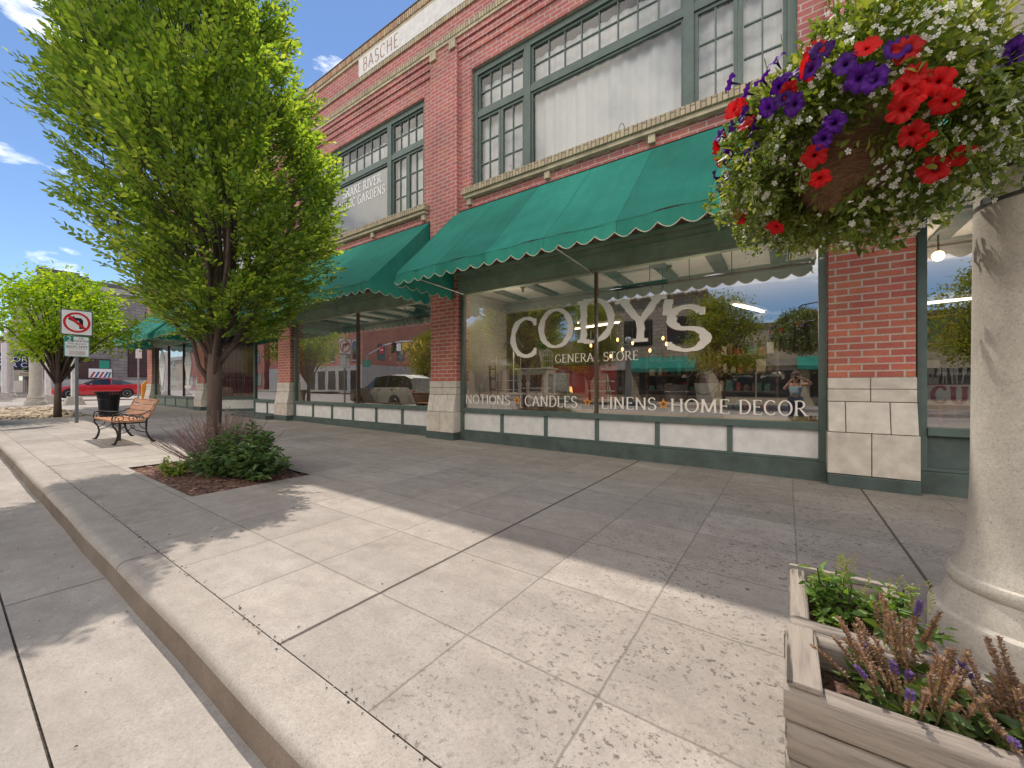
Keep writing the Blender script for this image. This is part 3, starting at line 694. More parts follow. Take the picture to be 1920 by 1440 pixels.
# beams above the shop windows
for b in bays:
    m=MB(); x0,x1=b[0]-.06,b[1]+.06
    m.box(x0,x1,YF-.02,YF+.12,3.19,3.245); m.box(x0,x1,YF-.06,YF+.12,3.245,3.44); m.box(x0,x1,YF-.085,YF+.12,3.44,3.475); m.box(x0,x1,YF-.05,YF+.12,3.475,3.598); m.box(x0-.02,x1+.02,YF-.125,YF+.0,3.60,3.66)
    m.build('beam',MAT['olive'],bld,bevel=.004)
# awnings
def awning(b, worn=False):
    x0,x1=b[0]+.0,b[1]-.0; x0=b[0]-.09; x1=b[1]-.11
    yt,zt,yf,zf=6.575,5.02,4.90,3.285; ns=24; W=x1-x0
    L=(0,0,0)
    m=MB(); nx,ny=72,14; vs=[]
    for j in range(ny+1):
        for i in range(nx+1):
            u=i/nx; v=j/ny; seg=(u*6)%1; sag=.045*math.sin(math.pi*v)*(1-.75*abs(2*seg-1)**3)
            rip=.008*math.sin(u*90+v*5)*v*(1-v)*3+.014*math.sin(u*23+v*9)*v+.010*math.sin(u*61-v*14)*v*v
            vs.append((x0+W*u, yt+(yf-yt)*v+rip*.5, zt+(zf-zt)*v-sag+rip))
    m.add(vs,[(j*(nx+1)+i,j*(nx+1)+i+1,(j+1)*(nx+1)+i+1,(j+1)*(nx+1)+i) for j in range(ny) for i in range(nx)])
    for xe in (x0,x1):     # closed ends
        k=10; vs=[]
        for i in range(k+1):
            v=i/k; vs+=[(xe+.02*math.sin(v*7)*v*(1-v)*2,yt+(yf-yt)*v,zt+(zf-zt)*v-.035*math.sin(math.pi*v)*.4),(xe,yt+(yf-yt)*v,zf)]
        m.add(vs,[(2*i,2*i+1,2*i+3,2*i+2) for i in range(k)])
    aw=m.build('awning',MAT['awning'],bld,smooth=50)
    # scalloped valance all round, with its cream edging
    v=MB(); tr=MB()
    path=[(x0,yt-.02),(x0,yf),(x1,yf),(x1,yt-.02)]
    for (a,c_) in zip(path,path[1:]):
        a=Vector(a);c_=Vector(c_); Ln=(c_-a).length; n=max(1,round(Ln/(W/ns))); q=8; edge=[]; vs=[]
        nn=Vector(((c_-a).y,-(c_-a).x)).normalized()
        for i in range(n*q+1):
            s=i/(n*q); fr=(i%q)/q; dz=.145+.075*math.sin(math.pi*fr)
            wv_=.012*math.sin(s*n*2.1+1)+.008*math.sin(s*n*5.3); p=a.lerp(c_,s)
            if 0<i<n*q: pb=p+nn*(wv_+.012)
            else: pb=p
            vs+=[(p.x,p.y,zf),(p.x*.5+pb.x*.5,p.y*.5+pb.y*.5,zf-dz*.5),(pb.x,pb.y,zf-dz)]; edge.append((pb.x,pb.y,zf-dz))
        v.add(vs,[(3*i+r_,3*i+r_+1,3*i+r_+4,3*i+r_+3) for i in range(n*q) for r_ in (0,1)])
        tr.tube(edge,.0065,4)
    v.build('valance',MAT['awning'],aw,loc=L,smooth=60); tr.build('trim',MAT['trim'],aw,loc=L)
    for xr in (x0+.22,(x0+x1)/2+.02,x1-.22):
        q=MB(); q.tube([(xr,yf+.02,zf-.02),(xr,YF-.02,3.20)],.014,6); q.build('support_rod',MAT['steel'],aw,loc=L)
    q=MB(); q.tube([(x0+.02,yf+.015,zf-.01),(x1-.02,yf+.015,zf-.01)],.016,6); q.tube([(x0,yt,zt+.005),(x1,yt,zt+.005)],.012,6); q.build('bar',MAT['iron'],aw,loc=L)
    return aw
for b in bays[:-1]: awning(b)
# ---- shop interior belonging to the building
def part(mb,name,mat,parent=bld,**k): return mb.build(name,mat,parent,**k)
MAT['ceil']=simple('grey white ceiling boards',(.74,.69,.65),.7,.08,2,.1,20)
MAT['slat']=simple('dark ceiling batten',(.17,.155,.15),.7,.15,4)
MAT['fasc']=simple('grey fascia',(.30,.275,.265),.7,.08,3)
MAT['inwall']=simple('warm store wall',(.42,.32,.20),.9,.2,1)
MAT['infloor']=wood('store floor boards',(.20,.13,.08),(.12,.07,.04),0,.5)
m=MB(); m.box(-20.3,14.9,YF+.13,8.60,3.36,3.40); part(m,'display_ceiling',MAT['ceil'])
for x0,x1 in (B2,B1,B0):
    for k in range(7):
        x=x0+.55+(x1-x0-1.1)*k/6; q=MB(); q.box(x-.11,x+.11,YF+.16,8.3,3.315,3.358); part(q,'ceiling_batten',MAT['slat'])
m=MB(); m.box(-13.3,14.9,8.40,8.52,3.06,3.355); m.box(-13.3,14.9,8.37,8.40,3.20,3.24); part(m,'display_fascia',MAT['fasc'])
m=MB(); m.box(-13.3,14.9,YF+.115,8.5,.60,.66); part(m,'display_floor',MAT['infloor'])
m=MB(); m.box(-13.3,14.9,8.5,20,-.02,.02); part(m,'store_floor',MAT['infloor'])
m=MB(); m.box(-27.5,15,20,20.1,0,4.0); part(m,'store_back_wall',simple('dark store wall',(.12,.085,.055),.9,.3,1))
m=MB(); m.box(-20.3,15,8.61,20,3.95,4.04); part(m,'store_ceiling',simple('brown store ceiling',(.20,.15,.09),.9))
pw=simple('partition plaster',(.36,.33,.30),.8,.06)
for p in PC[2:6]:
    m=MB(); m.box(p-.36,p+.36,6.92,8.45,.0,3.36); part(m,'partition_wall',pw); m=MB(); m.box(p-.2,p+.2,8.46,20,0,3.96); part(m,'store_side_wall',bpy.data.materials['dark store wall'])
m=MB(); m.box(-20.9,-20.6,6.95,20,0,3.9); m.box(-27.5,-20.9,9.5,9.6,0,3.5); m.box(-20.4,-19.34,6.95,7.0,.7,3.3); part(m,'partition_wall',pw)
# ---- lettering on the big shop window (vinyl on the inside of the glass)
YL=YF+.046
lt=MB()
LOFF=0.0
def rect_letter(ch,x0,x1,z0,z1,**k):
    w_=GL[ch][0]; a0,a1=.08,w_-.06
    if ch=="'": a0,a1=.05,.19; 
    zz=.66 if ch=="'" else 0
    glyph_mesh(lt,ch,lambda a,b,l:(x0+(a-a0)/(a1-a0)*(x1-x0),YL-.0004*l-LOFF,z0+(b-zz)/(1-zz)*(z1-z0)),**k)
kw=dict(thick=.150,thin=.075,serif=.14,sth=.075,rough=.22)
for ch,x0,x1,z0,z1 in (('C',-4.56,-3.97,1.78,2.53),('O',-3.90,-3.25,1.93,2.63),('D',-3.08,-2.48,1.98,2.72),('Y',-2.30,-1.68,1.93,2.64),("'",-1.62,-1.50,2.32,2.57),('S',-1.54,-1.0,1.75,2.43)):
    LOFF+=.004; lt=MB(); rect_letter(ch,x0,x1,z0,z1,**kw); lt.build('lettering',MAT['vinyl'],sw1)
kw2=dict(thick=.13,thin=.06,serif=.11,sth=.05,rough=.05)
pl=lambda z0:(lambda x,z,l:(x,YL-.0004*l,z0+z))
kq=1.58/text_width('GENERAL STORE',.04); x1_=-3.60+kq*text_width('GENERAL',.04); x2_=x1_+.42*kq
lt=MB(); text_line(lt,'GENERAL',-3.60,x1_,.15,pl(1.63),sp=.04,**kw2); lt.build('lettering',MAT['vinyl'],sw1)
lt=MB(); text_line(lt,'STORE',x2_,-2.02,.15,pl(1.63),sp=.04,**kw2); lt.build('lettering',MAT['vinyl'],sw1)
lt=MB(); text_line(lt,'NOTIONS',-5.83,-4.62,.19,pl(.81),sp=.04,**kw2); lt.build('lettering',MAT['vinyl'],sw1)
lt=MB(); text_line(lt,'CANDLES',-4.28,-3.13,.20,pl(.80),sp=.04,**kw2); lt.build('lettering',MAT['vinyl'],sw1)
lt=MB(); text_line(lt,'LINENS',-2.69,-1.73,.20,pl(.80),sp=.04,**kw2); lt.build('lettering',MAT['vinyl'],sw1)
lt=MB(); text_line(lt,'HOME',-1.53,-.67,.20,pl(.79),sp=.04,**kw2); lt.build('lettering',MAT['vinyl'],sw1)
lt=MB(); text_line(lt,'DECOR',-.58,.24,.20,pl(.79),sp=.04,**kw2); lt.build('lettering',MAT['vinyl'],sw1)
for xc in (-4.46,-2.94,-1.63):
    st=MB()
    pts=[(xc+.095*(1 if k%2==0 else .45)*math.sin(k*math.pi/5),YL-.002,.90+.095*(1 if k%2==0 else .45)*math.cos(k*math.pi/5)) for k in range(10)]
    st.add(pts+[(xc,YL-.004,.90)],[(k,(k+1)%10,10) for k in range(10)],0)
    pts=[(xc+.045*(1 if k%2==0 else .45)*math.sin(k*math.pi/5),YL-.006,.90+.045*(1 if k%2==0 else .45)*math.cos(k*math.pi/5)) for k in range(10)]
    st.add(pts,[tuple(range(10))],1)
    st.build('star',[bpy.data.materials.get('orange star') or simple('orange star',(.75,.33,.06),.6),bpy.data.materials.get('brown star centre') or simple('brown star centre',(.20,.07,.03),.6)],sw1)
# white paper cut-outs in the corner shop (ice cream cone, sundae glass)
pc=MB(); yy=YF+.04
def fan(pts): pc.add([(x,yy,z) for x,z in pts],[tuple(range(len(pts)))]); pc.build('paper_cutout',MAT['white'],sw4)
pc_c=-26.45
pc=MB(); fan([(pc_c,.98),(pc_c+.42,2.0),(pc_c+.47,2.14),(pc_c-.47,2.14),(pc_c-.42,2.0)])
pc=MB(); fan([(pc_c+.43*math.cos(R(a)),2.16+.85*math.sin(R(a))) for a in range(0,181,12)])
pc_c=-22.75
pc=MB(); fan([(pc_c+.45*math.cos(R(a)),2.15+.62*math.sin(R(a))) for a in range(0,181,12)])
pc=MB(); fan([(pc_c-.45,2.13),(pc_c-.18,1.5),(pc_c-.14,1.25),(pc_c+.14,1.25),(pc_c+.18,1.5),(pc_c+.45,2.13)])
pc=MB(); fan([(pc_c+.45*math.cos(R(a)),1.14+.10*math.sin(R(a))) for a in range(0,360,15)])

# ---------------------------------------------------------------- things in the shop windows
def lamp_and_fill_light(x,y,z,w,c=(1,.78,.55),r=.12):
    l=bpy.data.lights.new('lamp_and_fill_light','POINT'); l.energy=w; l.color=c; l.shadow_soft_size=r
    o=bpy.data.objects.new('lamp_and_fill_light',l); col.objects.link(o); o.location=(x,y,z); return o

def lathe_thing(name,label,cat,loc,prof,mat,seg=16,group=None):
    m=MB(); m.lathe(prof,seg); o=m.build(name,mat,loc=loc,smooth=45); return tag(o,label,cat,group)
WP=MAT['panel']; 
t=thing('side_table','white painted side table with turned legs standing on the white bench behind CODY','table',(-4.52,7.5,1.04))
def P_(mb,name,mat,par,**k): return mb.build(name,mat,par,loc=(0,0,0),**k)
m=MB(); m.box(-.42,.42,-.25,.25,.50,.535); m.box(-.37,.37,-.2,.2,.40,.50); P_(m,'table_top',WP,t,bevel=.006)
for sx in(-1,1):
    for sy in(-1,1):
        m=MB(); m.lathe([(.03,0),(.045,.03),(.03,.06),(.035,.12),(.055,.2),(.03,.26),(.05,.3),(.05,.40)],10,(sx*.33,sy*.17,0)); P_(m,'leg',WP,t,smooth=50)
m=MB(); m.box(-.30,.30,-.15,.15,.09,.115); P_(m,'shelf',WP,t)
t=thing('bench','long low white bench under the white side table','bench',(-4.6,7.5,.66))
m=MB(); m.box(-.75,.75,-.22,.22,.33,.375); P_(m,'seat',WP,t,bevel=.005)
for sx in(-1,1): m=MB(); m.box(sx*.62-.03,sx*.62+.03,-.18,.18,0,.33); P_(m,'leg',WP,t)
t=thing('birdcage','domed white wire birdcage with green plant on the white table','birdcage',(-4.22,7.45,1.58))
m=MB()
for k in range(18):
    a=2*math.pi*k/18; ca,sa=math.cos(a)*.125,math.sin(a)*.125
    m.tube([(ca,sa,0),(ca,sa,.27)]+[(ca*math.cos(R(q)),sa*math.cos(R(q)),.27+.125*math.sin(R(q))) for q in(25,50,75,88)],.0035,4)
for z in(0.01,.14,.27): m.tube([(.127*math.cos(R(a)),.127*math.sin(R(a)),z) for a in range(0,361,20)],.005,4)
m.tube([(0,0,.39),(0,0,.45)],.006,5); P_(m,'wire_frame',WP,t)
m=MB(); m.lathe([(.13,-.002),(.13,.02)],18); P_(m,'tray',WP,t)
Pq=rng.normal(size=(160,3))*np.array([.045,.045,.06])+np.array([0,0,.12]); V,F=leaves(Pq,rng.normal(size=(160,3)),.05,.025); raw_mesh('plant',V,F,MAT['shrub'],t,loc=(0,0,0))
t=thing('potted_plant','bushy green plant in grey pot on a brown pedestal','potted plant',(-4.62,8.0,1.05))
m=MB(); m.lathe([(.10,0),(.05,.05),(.035,.2),(.055,.5),(.075,.7),(.09,.72)],14); P_(m,'pedestal',simple('tan wood',(.35,.2,.1),.6),t,smooth=45)
m=MB(); m.lathe([(.085,.72),(.125,.95),(.13,.98)],16); P_(m,'pot',simple('grey pot',(.32,.31,.31),.7),t,smooth=45)
Pq=rng.normal(size=(420,3))*np.array([.05,.05,.02])+np.array([0,0,1.0]); V,F=leaves(Pq,rng.normal(size=(420,3))+np.array([0,0,.9]),.14,.03); raw_mesh('foliage',V,F,MAT['shrub'],t,loc=(0,0,0))
t=thing('floor_lamp','lamp with woven wire dome shade left of the letter C','lamp',(-5.30,7.75,.66))
m=MB(); m.lathe([(.12,0),(.12,.02),(.015,.04),(.012,1.5)],14); P_(m,'stand',MAT['panel'],t,smooth=45)
m=MB()
for z,r_ in((1.42,.24),(1.48,.225),(1.54,.20),(1.6,.165),(1.66,.11),(1.69,.06)): m.tube([(r_*math.cos(R(a)),r_*math.sin(R(a)),z) for a in range(0,361,20)],.007,4)
for k in range(20):
    a=2*math.pi*k/20; m.tube([(q*math.cos(a),q*math.sin(a),z) for z,q in((1.42,.24),(1.48,.225),(1.54,.20),(1.6,.165),(1.66,.11),(1.69,.06))],.006,4)
P_(m,'lamp_shade',MAT['iron'],t)
t=thing('armchair','pale patterned armchair at the left end of the shop window','armchair',(-5.15,9.2,.02))
fab=simple('pale patterned upholstery',(.55,.54,.52),.9,.3,30)
m=MB(); m.box(-.38,.38,-.36,.3,.62,.86); P_(m,'seat',fab,t,bevel=.05)
m=MB(); m.add([(-.4,.24,.7),(.4,.24,.7),(.4,.42,.7),(-.4,.42,.7),(-.36,.36,1.52),(.36,.36,1.52),(.36,.5,1.5),(-.36,.5,1.5)],[(0,3,2,1),(4,5,6,7),(0,1,5,4),(1,2,6,5),(2,3,7,6),(3,0,4,7)]); P_(m,'backrest',fab,t,bevel=.04)
for s in(-1,1):
    m=MB(); m.box(s*.42-.08,s*.42+.08,-.34,.36,.5,1.02); P_(m,'armrest',fab,t,bevel=.04)
    for y in(-.3,.3): m=MB(); m.lathe([(.02,.0),(.03,.5)],8,(s*.36,y,0)); P_(m,'leg',MAT['iron'],t)
t=thing('picture_board','red painted board standing behind the armchair','board',(-5.0,10.3,.02))
m=MB(); m.box(-1.0,1.3,0,.04,.7,1.75); P_(m,'panel',simple('red painted board',(.42,.04,.03),.6),t)
m=MB(); ring(m,-1.04,1.34,.66,1.79,-.02,.05,.03); P_(m,'frame',MAT['iron'],t)
t=thing('table_lamp','small lit table lamp with orange shade beside the armchair','lamp',(-4.95,9.9,.75))
m=MB(); m.lathe([(.10,.42),(.13,.18),(.125,.178),(.095,.418)],16); P_(m,'lamp_shade',emissive('lit orange shade',(1.0,.45,.14),1.3),t)
m=MB(); m.lathe([(.08,0),(.08,.02),(.02,.04),(.03,.12),(.012,.25)],12); P_(m,'lamp_base',MAT['iron'],t,smooth=45)
t=thing('metal_rack','thin white metal display rack behind NOTIONS','rack',(-5.1,7.2,.66))
m=MB()
for x in(-.30,.36):
    m.tube([(x,0,0),(x,0,1.2)],.009,6)
for z in(.25,.45,.65): m.tube([(-.30,0,z),(.36,0,z)],.006,5)
P_(m,'frame',WP,t)
t=thing('wooden_ladder','leaning worn brown wooden ladder at the far left of the shop window','ladder',(-5.62,7.3,.66))
m=MB(); m.tube([(0,0,0),(-.12,.1,1.0)],.025,6); m.tube([(.18,.0,0),(.06,.1,1.0)],.025,6); P_(m,'rail',simple('old brown wood',(.20,.09,.05),.8),t)
m=MB()
for z in(.2,.45,.7,.92): m.tube([(-.12*z,.1*z,z),(.18-.12*z,.1*z,z)],.016,6)
P_(m,'rung',bpy.data.materials['old brown wood'],t)
# goods further back in the store
shw=wood('dark shelf wood',(.16,.09,.05),(.08,.045,.025),0,.6); rs_=random.Random(12)
gm=[simple('shelf goods %s'%n,c,.7,.2) for n,c in (('cream',(.55,.48,.38)),('red',(.35,.06,.04)),('brown',(.22,.12,.06)),('teal',(.06,.20,.18)),('white',(.65,.62,.58)))]
for k,(x,y,q) in enumerate(((-5.4,13.5,'behind the floor lamp'),(-3.2,14.2,'behind the step ladder shelf'),(-1.0,12.6,'behind the metal chair'),(1.9,11.5,'behind the paint brushes'),(-9.4,12.5,'behind the dried flowers'),(-11.6,12.0,'at the left of the middle shop window'))):
    t=thing('store_shelf','tall dark wooden shelf of mixed goods %s'%q,'shelf',(x,y,.02)); 
    for s in(-1,1): m=MB(); m.box(s*.8-.03,s*.8+.03,-.2,.2,0,2.3); P_(m,'side_panel',shw,t)
    for z in(.5,1.0,1.5,2.0):
        m=MB(); m.box(-.77,.77,-.2,.2,z,z+.03); P_(m,'shelf',shw,t); u=-.72
        while u<.6:
            w_=rs_.uniform(.08,.22); h_=rs_.uniform(.10,.36); m=MB()
            if rs_.random()<.5: m.lathe([(w_*.35,0),(w_*.5,h_*.4),(w_*.28,h_*.85),(w_*.3,h_)],12,(u+w_/2,-.05,z+.031))
            else: m.box(u,u+w_,-.15,.1,z+.031,z+.031+h_)
            P_(m,'goods',gm[rs_.randrange(5)],t); u+=w_+rs_.uniform(.02,.08)
# white bucket with a red-leaved shrub
t=thing('white_bucket','white enamel bucket with dark wire handle on the display floor','bucket',(-1.12,7.3,.895))
m=MB(); m.lathe([(.115,0),(.165,.33),(.172,.345),(.165,.345),(.158,.33),(.11,.01)],24); P_(m,'pail',WP,t,smooth=40)
m=MB(); m.tube([(.168*math.cos(R(a)),-.168*math.sin(R(a))-.01,.30-.14*math.sin(R(a))) for a in range(0,181,12)],.006,5); P_(m,'handle',MAT['iron'],t)
t=thing('red_leaved_shrub','branching shrub with thin red and brown leaves standing in the white bucket','plant',(-1.12,7.3,1.17))
m=MB(); V_=[];
for k in range(16):
    a=random.uniform(0,6.28); l=random.uniform(.25,.7); e=random.uniform(.35,1.2)
    tip=Vector((math.cos(a)*l*.6,math.sin(a)*l*.4,l*e+.1)); m.tube([(0,0,0),tuple(tip*.5+Vector((0,0,.05))),tuple(tip)],[.01,.007,.003],5); V_.append(tip)
P_(m,'stem',MAT['bark'],t)
Pq=np.array([tuple(V_[i%16]*(.45+.6*random.random())) for i in range(420)])+rng.normal(size=(420,3))*.05
V,F=leaves(Pq,rng.normal(size=(420,3))+np.array([0,0,.5]),.13,.02); raw_mesh('leaf',V,F,leafmat('red brown leaf',[(.10,.03,.02),(.20,.06,.03),(.16,.10,.03)],.3),t,loc=(0,0,0))
t=thing('wooden_crate','low slatted wooden crate carrying the white bucket','crate',(-1.12,7.3,.66))
for z in(.0,.08,.16):
    m=MB(); ring(m,-.24,.24,-.2,.2,0,.02,.06); m.v=[(a,c,b+z+.004) for a,b,c in m.v]; P_(m,'slat',bpy.data.materials['old brown wood'],t)
m=MB(); m.box(-.24,.24,-.2,.2,.224,.232); P_(m,'lid',bpy.data.materials['old brown wood'],t)
# small goods along the window floor
t=thing('flower_box','cream trough of leafy plants behind CANDLES','planter',(-3.75,7.3,.66))
m=MB(); m.box(-.35,.35,-.1,.1,0,.2); P_(m,'trough',MAT['cream'],t,bevel=.01)
Pq=rng.normal(size=(500,3))*np.array([.17,.05,.06])+np.array([0,0,.25]); V,F=leaves(Pq,rng.normal(size=(500,3))+np.array([0,0,.5]),.09,.035); raw_mesh('foliage',V,F,MAT['shrub'],t,loc=(0,0,0))
t=thing('step_ladder_shelf','white folding ladder shelf left of the window mullion','shelf',(-3.15,7.8,.66))
m=MB(); 
for x in(-.16,.16): m.tube([(x,0,0),(x*.8,.0,.78)],.013,6); m.tube([(x,.3,0),(x*.8,.0,.78)],.013,6)
P_(m,'frame',WP,t)
for z in(.2,.42,.62): m=MB(); m.box(-.25,.25,-.07,.12,z,z+.018); P_(m,'shelf',WP,t)
t=thing('galvanised_tub','tall grey galvanised tub near the letter S','tub',(-1.75,8.1,.66))
m=MB(); m.lathe([(.16,0),(.21,.55),(.22,.56),(.205,.55)],20); P_(m,'body',MAT['steel'],t,smooth=40)
m=MB(); m.tube([(.212*math.cos(R(a)),.212*math.sin(R(a)),.42) for a in range(0,361,18)],.008,5); P_(m,'rib',MAT['steel'],t)
t=thing('metal_chair','dark bent metal garden chair behind LINENS','chair',(-1.35,8.0,.66))
m=MB(); m.lathe([(.2,.40),(.2,.42)],16); P_(m,'seat',MAT['iron'],t)
m=MB(); m.tube([(-.2,.12,.42),(-.2,.2,.7),(-.1,.22,.82),(.1,.22,.82),(.2,.2,.7),(.2,.12,.42)],.012,6); P_(m,'backrest',MAT['iron'],t)
for a in(45,135,225,315): m=MB(); m.tube([(.16*math.cos(R(a)),.16*math.sin(R(a)),.4),(.2*math.cos(R(a)),.2*math.sin(R(a)),0)],.011,6); P_(m,'leg',MAT['iron'],t)
# fluorescent tubes, pendant bulbs, small ceiling lights
def fluo(x,y,z,dx,dy,lab):
    t=thing('fluorescent_light',lab,'ceiling light',(x,y,z),'lit fluorescent tubes inside the store'); L=math.hypot(dx,dy); t.rotation_euler.z=math.atan2(dy,dx)
    m=MB(); m.box(-L/2,L/2,-.09,.09,.02,.08); P_(m,'housing',MAT['panel'],t)
    m=MB(); m.tube([(-L/2+.02,0,0),(L/2-.02,0,0)],.024,8); P_(m,'tube',emissive('fluorescent glow',(1,.86,.62),3.2) if 'fluorescent glow' not in bpy.data.materials else bpy.data.materials['fluorescent glow'],t)
fluo(-7.2,12.5,3.45,2.2,1.2,'long lit ceiling tube between the letters C and O, left one')
fluo(-4.6,11.0,2.95,1.6,-.5,'lit ceiling tube crossing the letter O')
fluo(-.7,10.5,2.95,.5,1.4,'lit ceiling tube crossing the top of the letter S')
fluo(2.6,10.5,2.75,1.3,-.3,'lit ceiling tube seen in the window beside the concrete column')
pb=thing('pendant_bulb','x','pendant light',(-4.76,11,2.38),'warm pendant bulbs hanging inside the store')
m=MB(); m.sphere((0,0,0),(.034,.034,.055),10,8); P_(m,'bulb',emissive('warm bulb glow',(1,.50,.16),3.5),pb,smooth=True)
m=MB(); m.tube([(0,0,.06),(0,0,1.55)],.005,4); m.lathe([(.02,.055),(.02,.11)],8); P_(m,'cord',MAT['black'],pb)
labs=['warm bulb just left of the window mullion under the letter D','warm bulb between the letters D and Y','warm bulb at the foot of the letter Y','low warm bulb just right of the foot of the Y','highest warm bulb left of the letter S','warm bulb beside the lower curl of the S','lowest warm bulb below and left of the S','lowest warm bulb above GENERAL STORE']
for i,(x,z) in enumerate([(-4.76,2.38),(-3.95,2.5),(-3.52,2.38),(-3.81,2.22),(-2.71,2.46),(-2.62,2.3),(-3.05,2.15),(-4.15,2.04)]):
    o=pb if i==0 else copy_tree(pb); o.location=(x,11,z); o['label']=labs[i]
dl=thing('ceiling_spotlight','x','ceiling light',(-12.6,6.82,3.36),'small lit spotlights under the display ceiling')
m=MB(); m.lathe([(.07,0),(.07,-.015),(.05,-.018)],12); P_(m,'ring',MAT['panel'],dl); m=MB(); m.lathe([(.045,-.012),(.03,-.03),(.012,-.038)],12); P_(m,'lens',emissive('spotlight glow',(1,.80,.5),5),dl)
for i in range(8):
    o=dl if i==0 else copy_tree(dl); o.location=(-12.5+.80*i,7.0,3.358)
    o['label']='small lit spotlight, %s from the left in the row above the middle shop window'%('first second third fourth fifth sixth seventh eighth'.split()[i])
def hook(x,y,l,lab,nm='ceiling_hook'):
    m=MB(); m.tube([(0,0,0),(0,0,-l),(.03,0,-l-.03),(.03,0,-l+.03)],.006,5); o=m.build(nm,MAT['black'],loc=(x,y,3.36)); tag(o,lab,'hook','dark wire hooks under the display ceiling')
for x,l,q in ((-2.0,.42,'beside the bulb holder'),(-1.35,.36,'in the middle of the right pane'),(-.72,.34,'holding a wire cone'),(.02,.30,'nearest the right window edge'),(-4.4,.16,'short one at the left')): hook(x,7.2,l,'thin black wire ceiling hook %s'%q)
t=thing('hanging_bar','black horizontal bar on two chains behind the letter Y','bar',(-2.3,7.6,3.1))
m=MB(); m.tube([(-.5,0,0),(.5,0,0)],.045,10); P_(m,'bar',MAT['black'],t)
for x in(-.42,.42):
    m=MB()
    for k in range(8): m.tube([(x+.015*math.cos(R(a))*(k%2),.015*math.cos(R(a))*(1-k%2),-.04-.05*k+.03*math.sin(R(a))) for a in range(0,361,45)],.006,4)
    P_(m,'chain',MAT['black'],t)
    m=MB(); m.tube([(x,0,.04),(x,0,.26)],.006,4); P_(m,'hanger',MAT['black'],t)
lathe_thing('bulb_holder','brass bulb holder on the display ceiling right of the mullion','lamp holder',(-1.75,7.5,3.35),[(.06,0),(.06,-.02),(.025,-.04),(.03,-.08),(.02,-.11)],simple('old brass',(.20,.13,.05),.4,metal=.8),12,'brass bulb holders')
lathe_thing('bulb_holder','brass bulb holder on the display ceiling near the left window edge','lamp holder',(-4.75,7.3,3.35),[(.06,0),(.06,-.02),(.025,-.04),(.03,-.08),(.02,-.11)],bpy.data.materials['old brass'],12,'brass bulb holders')
# light of the lit lamps, plus unseen fill points added for display and ceiling
for x,y,z,w in ((-5.3,7.75,2.0,5),(-4.9,7.0,2.75,13),(-1.2,6.95,2.6,9),(-2.4,8.1,2.2,11),(-.3,8.0,2.2,11),(-4.6,11,2.7,20),(-.7,10.5,2.7,20),(-11.3,7.7,2.4,9),(-8.6,7.8,2.4,9),(-10,11,2.7,20),(1.75,8.0,2.85,14)): lamp_and_fill_light(x,y,z,w,(1,.86,.70),.2)
# glass lantern jar on the sill upstairs
t=thing('glass_jar_lantern','glass jar lantern with wire handle on the upstairs window sill','lantern',(-2.35,6.74,5.44))
m=MB(); m.lathe([(.06,0),(.075,.02),(.075,.12),(.055,.15),(.05,.155)],14); P_(m,'jar',glassmat('jar glass',.2,.8,(.55,.65,.65)),t,smooth=40)
m=MB(); m.tube([(.055*math.cos(R(a)),0,.15+.14*math.sin(R(a))) for a in range(0,181,15)],.005,5); m.lathe([(.056,.135),(.056,.155)],14); P_(m,'handle',MAT['iron'],t)
# dried flowers in the middle shop window
t=thing('dried_flower_bunch','big bunch of dried brown grasses and flowers in the middle shop window','dried flowers',(-8.2,7.5,.66))
m=MB(); m.lathe([(.14,0),(.2,.3),(.19,.31)],16); P_(m,'basket',wood('basket weave',(.30,.18,.08),(.14,.07,.03),2),t)
Pq=np.stack([rng.normal(0,.42,900),rng.normal(0,.2,900),rng.uniform(.35,1.7,900)],1); V,F=leaves(Pq,rng.normal(size=(900,3))+np.array([0,0,.8]),.14,.04); raw_mesh('flowers',V,F,leafmat('dried flower',[(.20,.10,.03),(.36,.22,.08),(.45,.36,.22),(.30,.12,.02)],.2),t,loc=(0,0,0))
t=thing('hanging_nest','brown hanging dried nest under the ceiling of the middle shop window','dried decoration',(-8.0,7.3,3.1))
Pq=rng.normal(size=(700,3))*np.array([.16,.12,.08]); V,F=leaves(Pq,rng.normal(size=(700,3)),.16,.015); raw_mesh('twigs',V,F,leafmat('nest twig',[(.07,.035,.015),(.14,.08,.03)],.1),t,loc=(0,0,0))
# things in the window beside the column
t=thing('display_sign','white sign board with red edge and red slab letters CUS','sign',(1.45,7.05,.95))
m=MB(); m.box(-.25,1.35,0,.02,0,.27); P_(m,'board',MAT['panel'],t)
m=MB(); m.box(-.25,1.35,-.003,.001,.258,.27); m.box(-.25,1.35,-.003,.001,0,.012); m.box(.10,.13,.001,.02,-.29,-.0); P_(m,'edge',simple('dull red paint',(.42,.06,.05),.6),t)
m=MB(); text_line(m,'CUS',.03,.50,.20,lambda x,z,l:(x,-.004-.0004*l,.035+z),sp=.12,thick=.26,thin=.12,serif=.17,sth=.14); P_(m,'lettering',bpy.data.materials['dull red paint'],t)
pbm=thing('paint_brush','x','brush',(1.4,7.1,1.22),'brushes standing in a row above the CUS sign')
m=MB(); m.lathe([(.008,0),(.007,.11),(.010,.12)],8); P_(m,'handle',MAT['cream'],pbm)
m=MB(); m.box(-.016,.016,-.006,.006,.12,.19); P_(m,'bristles',simple('pale bristles',(.55,.50,.42),.9),pbm)
for i in range(11):
    o=pbm if i==0 else copy_tree(pbm); o.location=(1.33+.042*i+random.uniform(-.008,.008),7.08,1.225); o.rotation_euler=(0,random.uniform(-.14,.14),0); o['label']='pale flat paint brush in the row above the CUS sign'
t=thing('pendant_globe','warm lit globe lamp in the window beside the concrete column','lamp',(1.75,8.0,3.02)); 
